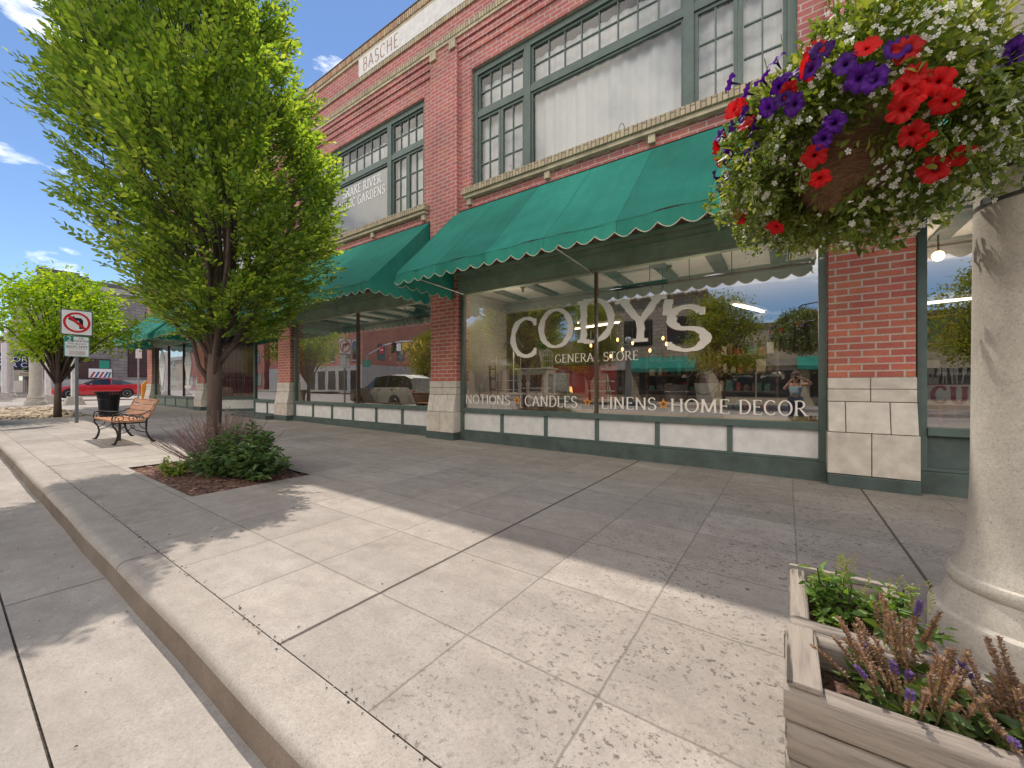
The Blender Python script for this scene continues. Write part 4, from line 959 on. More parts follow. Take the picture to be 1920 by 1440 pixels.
m=MB(); m.sphere((0,0,0),.07,12,8); P_(m,'globe',emissive('globe glow',(1,.6,.3),4),t,smooth=True); m=MB(); m.tube([(0,0,.06),(0,0,.34)],.012,6); P_(m,'stem',bpy.data.materials['old brass'],t)
# ---------------------------------------------------------------- trees
def crown_r(z, prof):
    for (z0,r0),(z1,r1) in zip(prof,prof[1:]):
        if z0<=z<=z1: return r0+(r1-r0)*(z-z0)/(z1-z0)
    return 0.0
def hornbeam(loc):
    t=thing('hornbeam_tree','large dense green street tree with upright branches in the mulch bed','tree',loc)
    prof=[(1.75,.20),(2.05,.58),(2.44,.94),(3.03,1.20),(3.7,1.38),(4.3,1.42),(5.0,1.38),(5.7,1.28),(6.5,1.15),(7.3,.85),(8.0,.35),(8.3,.0)]
    m=MB()
    tr=[(0,0,-.05),(.0,0,.08),(-.01,.0,.45),(.0,.01,.95),(.02,.0,1.35),(.02,0,1.65)]
    m.tube(tr,[.145,.108,.096,.092,.095,.075],12)
    m.build('trunk',MAT['bark'],t,smooth=True,loc=(0,0,0))
    # limbs
    lm=MB(); limbs=[]
    nl=22
    for i in range(nl):
        a=2*math.pi*i*.381966+.5; tilt=R(random.choice([8,16,24,33,42]) if i>4 else 6+i*5)
        z0=random.uniform(1.05,1.65) if tilt>R(30) else random.uniform(1.4,1.7)
        L=min(random.uniform(4.6,6.3)*(1-.35*tilt),6.3); pts=[]; rad=[]
        for k in range(9):
            s=k/8; th=tilt*(1.0-.45*s); rr=L*s*math.sin(th); zz=z0+L*s*math.cos(th)
            mxr=max(crown_r(max(1.76,min(zz,8.25)),prof)*.86,.1); rr=min(rr,mxr)
            wob=.06*math.sin(3*s+i)
            lean=.34*min(1,max(0,(zz-4.3)/1.4))-.10*min(1,max(0,(4.3-zz)/1.2))*min(1,max(0,zz-1.7)); pts.append((rr*math.cos(a+wob)-.823*lean,rr*math.sin(a+wob)-.568*lean,zz)); rad.append(max(.006,(.044 if i<9 else .028)*(1-s)**.8+.004))
        lm.tube(pts,rad,7); limbs.append([Vector(p) for p in pts])
    o=lm.build('limb',MAT['bark'],t,smooth=True,loc=(0,0,0))
    # leafy twigs
    nt_=5700; zc=rng.uniform(1.85,8.2,nt_*3); keep=[]; 
    P=[];D=[]
    clump=[(rng.uniform(0,6.28),rng.uniform(2,8.2),rng.uniform(.25,.6)) for _ in range(76)]
    cnt=0
    for z in zc:
        rm=crown_r(z,prof)
        if rng.random()>(rm/1.42)**.8: continue
        a=rng.uniform(0,2*math.pi)
        lob=1+.11*math.sin(a*5+z*1.3)+.09*math.sin(a*9-z*2.7)+.06*math.sin(a*3+z*4.1)
        f=math.sqrt(rng.uniform(.06,1.0)); f=f if rng.random()<.72 else rng.uniform(.86,1.03)
        # gaps between the clumps
        gap=False
        for ca,cz,cs in clump:
            da=abs((a-ca+math.pi)%(2*math.pi)-math.pi)*rm
            if (da/cs)**2+((z-cz)/(cs*1.5))**2<.24 and f>.2: gap=True;break
        if gap and rng.random()<.93: continue
        r_=rm*lob*f
        lean=.34*min(1,max(0,(z-4.3)/1.4))-.17*min(1,max(0,(4.3-z)/1.2)); P.append((r_*math.cos(a)-.823*lean,r_*math.sin(a)-.568*lean,z)); k=.35+.65*f
        d=np.array([math.cos(a)*k,math.sin(a)*k,.35+.09*(z-1.8)+.25*(1-f)])+rng.normal(size=3)*.22; D.append(d); cnt+=1
        if cnt>=nt_: break
    P=np.array(P);D=norm(np.array(D)); n=len(P); TL=rng.uniform(.22,.46,n)
    tw=MB()
    LP=[];LD=[];LL=[];LN=[]
    nl_=11
    side=norm(np.cross(D,np.array([0,0,1.0])+rng.normal(size=(n,3))*.35)); up=np.cross(side,D)
    for k in range(nl_):
        s=(k+.6)/nl_
        base=P+D*(TL*s)[:,None]; sg=1 if k%2 else -1
        dd=D*.75+side*sg*(.75 if k<nl_-1 else .05)+up*.10+rng.normal(size=(n,3))*.16
        LP.append(base);LD.append(dd);LL.append(rng.uniform(.066,.110,n)*(1-.25*abs(s-.5)));LN.append(up+rng.normal(size=(n,3))*.35)
    LP=np.concatenate(LP);LD=np.concatenate(LD);LL=np.concatenate(LL);LN=np.concatenate(LN)
    V,F=leaves(LP,LD,LL,LL*.50,fold=.16,N=LN,curl=.10)
    raw_mesh('crown',V,F,MAT['hornbeam'],t,loc=(0,0,0))
    # thin dark twigs running to the leaf sprays
    E=P+D*TL[:,None]; B=P-D*.25; w=.0035
    sx=side*w; V=np.stack([B-sx*1.6,B+sx*1.6,E+sx*.5,E-sx*.5],1).reshape(-1,3); F=np.arange(n*4).reshape(-1,4)
    raw_mesh('twigs',V,F,MAT['twig'],t,loc=(0,0,0))
    return t
hornbeam((-7.02,2.36,g(-7)))
def spreading_tree(name,label,cat,loc,mat,z0,z1,rad,nclump,nleaf,lsize,seed,group=None,trunk=.085,fork=1.3,center=(0,0),shoots=0):
    rr=np.random.default_rng(seed); t=thing(name,label,cat,loc,group)
    m=MB(); m.tube([(0,0,-.05),(.02,0,fork*.5),(0.03,.01,fork),],[trunk*1.25,trunk,trunk*.95],10); m.build('trunk',MAT['bark'],t,smooth=True,loc=(0,0,0))
    lm=MB(); cl=[]
    for i in range(nclump):
        a=i*2.4+rr.uniform(0,.6); f=math.sqrt((i+.5)/nclump); zz=rr.uniform(0,1)
        h=z0+(z1-z0)*zz; pr=math.sin(math.pi*min(1,.18+.80*zz))**.7
        c=np.array([center[0]+math.cos(a)*rad*f*pr,center[1]+math.sin(a)*rad*f*pr,h]); cl.append(c)
        mid=np.array([c[0]*.35,c[1]*.35,fork+(h-fork)*.45])
        lm.tube([(0.03,.01,fork-.1-.2*rr.random()),tuple(mid),tuple(c*.6+mid*.4+np.array([0,0,.1])),tuple(c)],[trunk*.55,trunk*.36,trunk*.2,.006],6)
    lm.build('limb',MAT['bark'],t,smooth=True,loc=(0,0,0))
    cl=np.array(cl); k=rr.integers(0,nclump,nleaf)
    off=rr.normal(size=(nleaf,3))*np.array([.30,.30,.22])*rad*.55
    P=cl[k]+off; D=norm(off)+np.array([0,0,-.15])+rr.normal(size=(nleaf,3))*.5
    if shoots:      # loose young shoots standing out of the crown
        sp_=[];sd_=[]
        for q in range(shoots):
            c=cl[rr.integers(0,nclump)]; d=norm(np.array([c[0]*.5+rr.normal()*.3,c[1]*.5+rr.normal()*.3,1.1])); l=rr.uniform(.5,1.1)
            for w_ in range(46): sp_.append(c+d*l*w_/46+rr.normal(size=3)*.035); sd_.append(d*.5+rr.normal(size=3)*.7)
        P=np.concatenate([P,np.array(sp_)]); D=np.concatenate([D,np.array(sd_)]); nleaf=len(P)
    L=rr.uniform(.7,1.3,nleaf)*lsize
    V,F=leaves(P,D,L,L*.62,fold=.15,curl=.15); raw_mesh('crown',V,F,mat,t,loc=(0,0,0)); return t
spreading_tree('young_tree','young bright yellow green tree in the gravel bed behind the sign post','tree',(-20.3,2.36,g(-20.3)),MAT['maple'],2.15,4.75,1.65,40,9000,.12,3,center=(0,.1),shoots=16)
# trees across the street (seen in the window reflections)
acr=[(-3.0,-12.4,6.4,2.0,'honey locust tree across the street, mirrored beside the letter S'),(-11.2,-12.4,7.2,1.8,'tree across the street, mirrored behind the letter D'),
     (-21.0,-12.4,6.6,1.9,'tree across the street, mirrored at the left edge of the big window'),(7.5,-12.4,6.8,1.9,'tree across the street, mirrored in the window beside the column'),(-15.5,-12.4,6.2,2.0,'tree across the street, mirrored between the notions lettering and the letter C'),(-27.2,-12.4,6.0,1.6,'tree across the street, mirrored at the right end of the middle shop window')]
t0=None
for i,(x,y,h,r_,lab) in enumerate(acr):
    if i==0: t0=spreading_tree('street_tree',lab,'tree',(x,y,g(x)),MAT['locust'],2.3,6.1,2.1,50,15000,.12,11,'trees on the far pavement'); o=t0
    else: o=copy_tree(t0); o.location=(x,y,g(x)); o.rotation_euler.z=i*1.9; k=h/6.4; o.scale=(r_/2.0,r_/2.0,k)
    o['label']=lab
# ---------------------------------------------------------------- planting under the hornbeam
def spray(mb,base,n,L,spread,mi=0,r0=.004,seed=1,segs=5,droop=.25):
    rr=random.Random(seed); tips=[]
    for i in range(n):
        a=rr.uniform(0,6.283); e=rr.uniform(.12,1.0)*spread; l=L*rr.uniform(.7,1.12); pts=[]
        d=Vector((math.cos(a)*math.sin(e),math.sin(a)*math.sin(e),math.cos(e))); p=Vector(base)+Vector((rr.uniform(-.42,.42),rr.uniform(-.12,.12),0))
        for k in range(segs+1):
            pts.append(p.copy()); dd=d+Vector((0,0,.28))*(k/segs) if e>.7 else d; p=p+dd.normalized()*l/segs
        mb.tube(pts,[r0*(1-.6*k/segs) for k in range(segs+1)],4,mi,caps=False); tips.append(pts)
    return tips
t=thing('catmint_plant','faded catmint with a halo of thin dry purple brown flower stems round the tree trunk','plant',(-6.95,2.30,g(-7)-.02))
m=MB(); tips=spray(m,(.25,.02,0),330,.82,1.12,r0=.0052,seed=4)
m.build('stem',simple('dry purple stem',(.27,.18,.17),.9,.3),t,loc=(0,0,0))
P=[];D=[]
for pts in tips:
    for k in range(26):
        s=.35+.65*k/26; i=min(len(pts)-2,int(s*(len(pts)-1))); f=s*(len(pts)-1)-i; p=pts[i].lerp(pts[i+1],f); P.append(tuple(p)); a=random.uniform(0,6.28); D.append((math.cos(a),math.sin(a),.6))
V,F=leaves(np.array(P),np.array(D),.021,.012); raw_mesh('seed_heads',V,F,leafmat('dry catmint bud',[(.25,.16,.16),(.36,.25,.24),(.24,.15,.19)],.2),t,loc=(0,0,0))
def leafy_bush(name,label,loc,rx,ry,h,nst,lsize,mat,seed,group=None,cat='plant',nl=26):
    rr=np.random.default_rng(seed); t=thing(name,label,cat,loc,group); m=MB(); P=[];D=[]
    for i in range(nst):
        a=rr.uniform(0,6.283); f=math.sqrt(rr.uniform(0,1)); lo=1+.24*math.sin(3*a+1.1)+.16*math.sin(5*a+seed); f=f*lo*(1.35 if rr.random()<.10 else 1); tip=np.array([math.cos(a)*f*rx,math.sin(a)*f*ry,max(.05,h*(1-.45*min(1.2,f*f))*rr.uniform(.45,1.3))]); b=np.array([tip[0]*.35,tip[1]*.35,0])
        mid=(tip+b)/2+np.array([tip[0]*.12,tip[1]*.12,.02]); m.tube([tuple(b),tuple(mid),tuple(tip)],[.005,.004,.002],4)
        for k in range(nl):
            s=.15+.85*k/nl; p=b*(1-s)**2+mid*2*s*(1-s)+tip*s*s; P.append(p+rr.normal(size=3)*.008); aa=k*2.4; D.append(np.array([math.cos(aa),math.sin(aa),.30])+ (tip-b)*.5+rr.normal(size=3)*.35)
    m.build('stem',MAT['twig'],t,loc=(0,0,0)); P=np.array(P);D=np.array(D); n=len(P); L=rr.uniform(.7,1.3,n)*lsize
    V,F=leaves(P,D,L,L*.42,fold=.15,curl=.25,N=rr.normal(size=(n,3))*.5+np.array([0,0,1])); raw_mesh('foliage',V,F,mat,t,loc=(0,0,0)); return t
leafy_bush('green_bush','dense dark green leafy bush in front of the tree trunk',(-5.98,2.36,g(-6.0)-.02),.74,.44,.56,135,.088,MAT['shrub'],5,nl=34)
yl=leafmat('yellow green weed leaf',[(.10,.17,.02),(.20,.28,.04),(.30,.34,.08)],.4)
leafy_bush('small_weed','small upright yellow green weed alone in the mulch',(-7.22,1.85,g(-7.2)-.02),.07,.07,.19,9,.05,yl,6,nl=10)
leafy_bush('small_weed','low sprawling yellow green weed left of the dark bush',(-6.75,1.85,g(-6.7)-.02),.26,.16,.17,26,.055,yl,8,nl=10)
leafy_bush('small_weed','patch of yellow green weeds at the back edge of the mulch bed',(-7.25,2.3,g(-7.2)-.02),.22,.20,.22,20,.05,yl,9,nl=10)
# wood chips lying on the soil
ch=MB(); rr=random.Random(5)
for i in range(900):
    x=rr.uniform(BED[0]+.03,BED[1]-.03); y=rr.uniform(BED[2]+.03,BED[3]-.03); a=rr.uniform(0,3.14); l=rr.uniform(.008,.03); w_=l*.4; z=g(x)-.005+rr.uniform(0,.012)
    c,s=math.cos(a),math.sin(a); ch.add([(x+c*l-s*w_,y+s*l+c*w_,z),(x-c*l-s*w_,y-s*l+c*w_,z+rr.uniform(-.008,.008)),(x-c*l+s*w_,y-s*l-c*w_,z),(x+c*l+s*w_,y+s*l-c*w_,z+rr.uniform(-.008,.01))],[(0,1,2,3)],rr.randrange(2))
tag(ch.build('wood_chips',[simple('dark chip',(.12,.055,.04),.9,.3),simple('pale chip',(.36,.22,.14),.9,.3)]),kind='stuff')
# stones in the far bed
st=MB()
for i in range(420):
    x=rr.uniform(GRV[0]+.1,GRV[1]-.1); y=rr.uniform(GRV[2]+.1,GRV[3]-.1); s=rr.uniform(.03,.12); st.sphere((x,y,g(x)+s*.1),(s,s*rr.uniform(.6,1),s*.55),6,4)
tag(st.build('stones',simple('tan stones',(.50,.40,.29),.9,.35,3),smooth=True),kind='stuff')
# litter of leaves and grit along the kerb joint
lt_=MB()
for i in range(420):
    x=rr.uniform(-9,-.8); k=rr.random(); y=.925+rr.gauss(0,.018) if k<.6 else (rr.uniform(.25,.66) if k<.72 else rr.uniform(.95,5.5)); z=g(x)+(.004 if y>.7 else -.150); l=rr.uniform(.003,.009)*(1 if k<.6 else 1.3); a=rr.uniform(0,3.14); c,s=math.cos(a)*l,math.sin(a)*l
    lt_.add([(x+c,y+s,z),(x-s*.6,y+c*.6,z+.004),(x-c,y-s,z),(x+s*.6,y-c*.6,z+.002)],[(0,1,2,3)],rr.choice([0,0,0,1,2]))
tag(lt_.build('leaf_litter',[simple('dark grit',(.06,.045,.035),.9),simple('brown leaf bits',(.28,.15,.06),.9),simple('pale grit',(.5,.45,.38),.9)]),kind='stuff')
# ---------------------------------------------------------------- concrete columns
def column(loc,label):
    t=thing('concrete_column',label,'column',loc,'round concrete columns along the street')
    m=MB(); m.lathe([(.362,-.08),(.366,.02),(.366,.145),(.360,.163),(.345,.17),(.330,.172),(.327,.18),(.300,.268),(.293,.28),(.288,.283),(.285,.287),(.296,.297),(.302,.315),(.302,.332),(.294,.350),(.283,.356)],48)
    m.build('base',MAT['column'],t,loc=(0,0,0),smooth=35)
    m=MB(); m.lathe([(.282,.352),(.262,.40),(.245,.46),(.232,.54),(.224,.64),(.219,.78),(.216,1.0),(.210,1.8),(.198,2.9),(.190,3.7)],48)
    m.build('shaft',MAT['column'],t,loc=(0,0,0),smooth=50)
    m=MB(); m.lathe([(.188,3.701),(.225,3.72),(.228,3.76),(.205,3.78),(.235,3.86),(.30,3.93),(.30,4.02),(.02,4.03)],40); m.build('capital',MAT['column'],t,loc=(0,0,0),smooth=35)
    m=MB(); m.sphere((0,0,4.30),.24,20,12); m.build('lamp_globe',simple('opal lamp globe',(.75,.74,.70),.3),t,loc=(0,0,0),smooth=True)
    return t
CX_,CY_=.966,2.895
c0=column((CX_,CY_,g(CX_)),'thick round concrete column beside the wooden planters at the right edge')
for nm,zz in (('strap',2.24),('strap',2.10)):
    m=MB(); m.lathe([(.2085,zz),(.2095,zz+.002),(.2095,zz+.018),(.2085,zz+.02)],40); m.box(-.215,-.19,-.13,-.095,zz-.004,zz+.024)
    m.build(nm,simple('dull steel strap',(.16,.155,.15),.45,metal=.8) if 'dull steel strap' not in bpy.data.materials else bpy.data.materials['dull steel strap'],c0,loc=(0,0,0),smooth=40)
# scrolled iron arm that carries the flower basket
BX,BY,BZ=.28,2.5,2.38
ax=Vector((BX-CX_,BY-CY_,0)); axn=ax.normalized(); AL=ax.length
m=MB()
m.tube([tuple(axn*.19+Vector((0,0,2.95))),tuple(axn*(AL*.6)+Vector((0,0,3.03))),tuple(axn*AL+Vector((0,0,3.02))),tuple(axn*(AL+.08)+Vector((0,0,2.97))),tuple(axn*(AL+.05)+Vector((0,0,2.92))),tuple(axn*AL+Vector((0,0,2.93)))],.012,7)
m.tube([tuple(axn*.19+Vector((0,0,2.62))),tuple(axn*(AL*.35)+Vector((0,0,2.85))),tuple(axn*(AL*.62)+Vector((0,0,3.0)))],.009,6)
m.build('bracket_arm',MAT['iron'],c0,loc=(0,0,0))
m=MB(); pts=[]
for k in range(30):
    s=k/29; p=axn*(.21+.40*s)+Vector((-axn.y,axn.x,0))*.10*math.sin(s*5); pts.append(tuple(p+Vector((0,0,2.16+.55*s*s))))
m.tube(pts,.004,5); m.build('drip_hose',simple('blue grey hose',(.06,.10,.14),.5),c0,loc=(0,0,0))
colpos=[((-30.43,2.83),'distant tan concrete column rising from the gravel bed'),((-45.8,3.0),'grey concrete column on the far side of the cross street'),((-9.0,-13.9),'concrete column on the far pavement, left of the mirrored awning'),((4.6,-13.9),'concrete column on the far pavement, opposite the planters')]
for (x,y),lab in colpos:
    c=thing('concrete_column',lab,'column',(x,y,g(x)),'round concrete columns along the street')
    for ch_ in list(c0.children):
        if ch_.name.split('.')[0] in('base','shaft','capital','lamp_globe'): q=ch_.copy(); col.objects.link(q); q.parent=c
    if x<-20: c.scale=(1.05,1.05,1.15)
# ---------------------------------------------------------------- hanging flower basket
hb=thing('hanging_basket','big hanging basket of red and purple petunias and tiny white flowers on the column arm','hanging basket',(BX,BY,BZ))
cm,ct,cb_=nt('coir fibre'); co=objco(ct,(1,1,5)); f=noise(ct,co,38,7,.75); ln(ct,ramp(ct,f,[(.28,(.06,.028,.013)),(.5,(.30,.16,.08)),(.72,(.55,.34,.19))]),cb_.inputs['Base Color']); cb_.inputs['Roughness'].default_value=.95; bump(ct,cb_,f,1.0,.02)
m=MB(); m.lathe([(.08,-.315),(.14,-.305),(.195,-.25),(.23,-.16),(.25,-.02),(.26,.10),(.24,.12)],36); m.build('coir_liner',cm,hb,loc=(0,0,0),smooth=True)
# fibres standing off the liner
nf=2600; a=rng.uniform(0,6.283,nf); z=rng.uniform(-.31,.05,nf); rr_=np.interp(z,[-.325,-.31,-.25,-.16,-.02,.10],[.08,.14,.195,.23,.25,.26]); P=np.stack([np.cos(a)*rr_,np.sin(a)*rr_,z],1); tg=np.stack([-np.sin(a),np.cos(a),np.zeros(nf)],1)
D=tg*rng.choice([-1,1],nf)[:,None]+P*np.array([1,1,.6])*.9+rng.normal(size=(nf,3))*.35; V,F=leaves(P,D,rng.uniform(.03,.075,nf),.0022,fold=.0); raw_mesh('coir_fibres',V,F,leafmat('coir strand',[(.07,.03,.012),(.22,.12,.06),(.42,.27,.15)],.1),hb,loc=(0,0,0))
m=MB()
for k in range(4):
    a_=k*math.pi/2+.4; m.tube([(.30*math.cos(a_),.30*math.sin(a_),.10),(.02*math.cos(a_),.02*math.sin(a_),.52)],.004,5)
m.tube([(0,0,.52),(0,0,.56)],.008,6); m.build('chain',MAT['iron'],hb,loc=(0,0,0))
RX,RZ=.525,.475
def shell(n,seed,fmin=.45):
    rr=np.random.default_rng(seed); out=[];nrm=[]
    while len(out)<n:
        d=norm(rr.normal(size=3)); f=rr.uniform(fmin,1.0)**.6
        az=math.atan2(d[1],d[0]); lob=1+.10*math.sin(az*4+d[2]*3)+.07*math.sin(az*9-d[2]*7)
        p=d*np.array([RX,RX,RZ])*f*lob
        hr=math.hypot(p[0],p[1])
        # thin growth where the coir shows towards the street
        facing=(p[0]*-.11+p[1]*-.99)/max(hr,1e-6); lat=p[0]*.823+p[1]*.568+.30*max(facing,0)
        if facing>.1 and -.52<p[2]<-.09 and abs(lat+.03)<.17 and rr.random()<.97: continue
        if hr<.26 and p[2]<.05 and p[2]>-.30: continue
        if (p[0]*.823+p[1]*.568)>.30 and rr.random()<.80: continue
        out.append(p);nrm.append(d)
    return np.array(out),np.array(nrm)
P,Nn=shell(15000,21); D=Nn*.8+rng.normal(size=P.shape)*.65+np.array([0,0,.15]); L=rng.uniform(.028,.058,len(P))
V,F=leaves(P,D,L,L*.42,fold=.15,curl=.2)
# trailing stems hanging below the basket with their own leaves
TP=[];TD=[];sm=MB()
for i in range(170):
    a_=random.uniform(0,6.283)
    if 4.15<a_<5.05: continue
    if math.cos(a_)*.823+math.sin(a_)*.568>.62 and random.random()<.6: continue
    r0=random.uniform(.30,.50); ln_=random.uniform(.18,.40); p=Vector((math.cos(a_)*r0,math.sin(a_)*r0,.0)); pts=[p]
    for k in range(7): p=p+Vector((math.cos(a_)*.035*(1-k/7),math.sin(a_)*.035*(1-k/7),-ln_/7))+Vector((random.gauss(0,.008),random.gauss(0,.008),0)); pts.append(p)
    sm.tube(pts,.0022,4)
    for q0,q1 in zip(pts,pts[1:]):
        for k in range(11): TP.append(tuple(q0.lerp(q1,k/11)+Vector((random.gauss(0,.012),random.gauss(0,.012),random.gauss(0,.012)))));TD.append((random.gauss(0,1),random.gauss(0,1),random.gauss(.1,.6)))
# and flower stems rising above it
for i in range(60):
    a_=random.uniform(0,6.283); r0=random.uniform(.1,.4); p=Vector((math.cos(a_)*r0,math.sin(a_)*r0,.2)); sm.tube([p,p*1.15+Vector((0,0,.12)),p*1.25+Vector((0,0,.26))],.0024,4)
sm.build('stem',simple('pale green stem',(.16,.20,.06),.7),hb,loc=(0,0,0))
V2,F2=leaves(np.array(TP),np.array(TD),rng.uniform(.020,.042,len(TP)),.016,fold=.15)
raw_mesh('foliage',np.concatenate([V,V2]),np.concatenate([F,F2+len(V)]),leafmat('basket leaf',[(.05,.09,.015),(.11,.17,.025),(.22,.27,.06),(.38,.40,.16)],.45),hb,loc=(0,0,0))
# tiny white blossoms (too many to count)
def blossoms(P,Nn,r,mats,name,lobes=5):
    n=len(P); Nn=norm(Nn); S=norm(np.cross(Nn,rng.normal(size=(n,3)))); U=np.cross(Nn,S); V=[];F=[];mi=[]
    R_=np.broadcast_to(r,(n,))[:,None]
    vs=[P+Nn*R_*.05]
    for k in range(lobes):
        for da,rd in((-.47,.82),(0,1.0),(.47,.82)):
            a=2*math.pi*k/lobes+da; vs.append(P+(S*math.cos(a)+U*math.sin(a))*R_*rd+Nn*R_*.22)
    V=np.stack(vs,1).reshape(-1,3); m_=1+3*lobes; b=np.arange(n)[:,None]*m_
    F=np.concatenate([b+np.array([0,1+3*k,2+3*k,3+3*k]) for k in range(lobes)],1).reshape(-1,4); return V,F
P,Nn=shell(2900,33,.9); keep=(P[:,2]<.22)|(rng.random(len(P))<.25); keep&=(P[:,0]>-.2)|(P[:,2]<-.05)|(rng.random(len(P))<.3); P=P[keep]*1.03; Nn=Nn[keep]
TPa=np.array(TP); sel=rng.random(len(TPa))<.12; P=np.concatenate([P,TPa[sel]]); Nn=np.concatenate([Nn,norm(TPa[sel]*np.array([1,1,.3])+rng.normal(size=(sel.sum(),3))*.15)])
V,F=blossoms(P,Nn+rng.normal(size=P.shape)*.35,rng.uniform(.006,.0155,len(P)),None,'x'); wb_=raw_mesh('white_blossoms',V,F,leafmat('white petal',[(.88,.85,.78),(.97,.96,.93)],.5,tcol=(1,1,.95)),hb,loc=(0,0,0)); wb_['kind']='stuff'
# petunias
def petal_mat(name,c,c0_,c2):
    m=bpy.data.materials.new(name); m.use_nodes=True; t=m.node_tree; b=t.nodes['Principled BSDF']; out=t.nodes['Material Output']
    tc=N(t,'TexCoord'); sx=N(t,'SeparateXYZ'); ln(t,tc.outputs['Object'],sx.inputs[0])
    r2=math_(t,'SQRT',math_(t,'ADD',math_(t,'POWER',sx.outputs[0],2.0),math_(t,'POWER',sx.outputs[1],2.0)))
    cc=ramp(t,math_(t,'DIVIDE',r2,.045),[(.08,c0_),(.22,c),(.7,c2),(1.0,c)]); ln(t,cc,b.inputs['Base Color']); b.inputs['Roughness'].default_value=.55; b.inputs['Specular IOR Level'].default_value=.3
    an=math_(t,'ARCTAN2',sx.outputs[1],sx.outputs[0]); vn=N(t,'TexNoise',Scale=4.0,Detail=4.0); cv=N(t,'CombineXYZ'); ln(t,math_(t,'MULTIPLY',an,3.0),cv.inputs[0]); ln(t,r2,cv.inputs[1]); ln(t,cv.outputs[0],vn.inputs['Vector'])
    oi=N(t,'ObjectInfo'); cc=mixc(t,1.0,cc,ramp(t,vn.outputs[0],[(.3,.55),(.7,1.2)]),'MULTIPLY'); cc=mixc(t,1.0,cc,ramp(t,oi.outputs['Random'],[(0,.6),(1,1.15)]),'MULTIPLY'); ln(t,cc,b.inputs['Base Color'])
    tr=N(t,'BsdfTranslucent'); ln(t,cc,tr.inputs[0]); ms=N(t,'MixShader'); ms.inputs[0].default_value=.45; ln(t,b.outputs[0],ms.inputs[1]); ln(t,tr.outputs[0],ms.inputs[2]); ln(t,ms.outputs[0],out.inputs[0]); return m
def petunia_mesh(name,mat,seed,spread=1.0):
    rr=random.Random(seed); nr,na=7,40; vs=[];fs=[]
    for i in range(nr+1):
        s=i/nr
        for k in range(na):
            a=2*math.pi*k/na; lob=.80+.20*abs(math.cos(2.5*a))**.55+.05*math.sin(7*a+seed)
            if s<.30: r_=.002+.005*(s/.30); z=-.04*(1-s/.30)
            else: q=(s-.30)/.70; r_=.007+(.050*lob-.007)*q; z=.016*q**.6-.006*q**3*spread+.004*q*q*math.sin(5*a+seed)+.0035*q*q*math.sin(9*a+seed*2)-.0016*q*math.cos(10*a)
            vs.append((r_*math.cos(a),r_*math.sin(a),z))
    for i in range(nr):
        for k in range(na): fs.append((i*na+k,i*na+(k+1)%na,(i+1)*na+(k+1)%na,(i+1)*na+k))
    me=bpy.data.meshes.new(name); me.from_pydata(vs,[],fs); me.materials.append(mat); me.shade_smooth(); return me
RED=[(0.377, 2.03, 2.123), (0.414, 2.056, 2.099), (0.348, 1.984, 2.196), (0.35, 1.962, 2.258), (0.38, 1.974, 2.234), (0.46, 2.01, 2.198), (0.371, 1.956, 2.292), (0.437, 1.98, 2.257), (0.093, 2.045, 2.141), (0.113, 2.098, 2.066), (0.466, 2.159, 2.02), (0.527, 2.154, 2.054), (-0.171, 2.232, 2.554), (-0.222, 2.288, 2.594), (-0.254, 2.363, 2.495), (-0.304, 2.364, 2.471), (-0.154, 2.148, 2.412), (0.009, 2.013, 2.423), (0.061, 1.996, 2.476), (0.096, 2.002, 2.54), (0.242, 1.945, 2.441), (0.347, 1.944, 2.379), (-0.044, 2.372, 1.989), (-0.206, 2.517, 2.132), (-0.297, 2.406, 2.417), (.62,2.9,2.4),(.2,3.0,2.5),(-.1,2.9,2.4),(.5,2.7,2.75),(-.05,2.75,2.2)]
PUR=[(0.222, 1.945, 2.341), (0.263, 1.945, 2.313), (0.32, 1.942, 2.391), (0.153, 1.985, 2.221), (0.122, 2.01, 2.183), (-0.041, 2.218, 2.705), (-0.092, 2.17, 2.61), (-0.225, 2.201, 2.675), (-0.162, 2.265, 2.635), (-0.168, 2.186, 2.489), (-0.12, 2.108, 2.366), (-0.068, 2.063, 2.416), (-0.01, 2.021, 2.402), (0.026, 2.002, 2.354), (-0.223, 2.297, 2.505), (-0.249, 2.316, 2.387), (-0.256, 2.383, 2.28), (-0.294, 2.494, 2.264), (-0.218, 2.373, 2.182), (-0.132, 2.139, 2.276), (0.078, 1.986, 2.462), (0.112, 1.991, 2.524), (0.182, 1.95, 2.412), (-0.029, 2.047, 2.482), (0.009, 2.025, 2.486), (-0.315, 2.447, 2.339), (0.629, 2.067, 2.321), (0.639, 2.08, 2.298), (-0.289, 2.339, 2.509),(.3,3.05,2.45),(.0,2.95,2.6),(-.2,2.8,2.5),(.7,2.8,2.5),(.28,2.5,2.9)]
mr_=[petunia_mesh('petunia',petal_mat('red petal',(.80,.008,.012),(.09,.0,.003),(.88,.02,.02)),s,sp) for s,sp in((1,.8),(4,1.5))]
mp_=[petunia_mesh('petunia',petal_mat('purple petal',(.06,.004,.17),(.012,.0,.03),(.12,.015,.32)),s,sp) for s,sp in((2,.9),(5,1.6))]
VIEW=Vector((0,0,1.2))
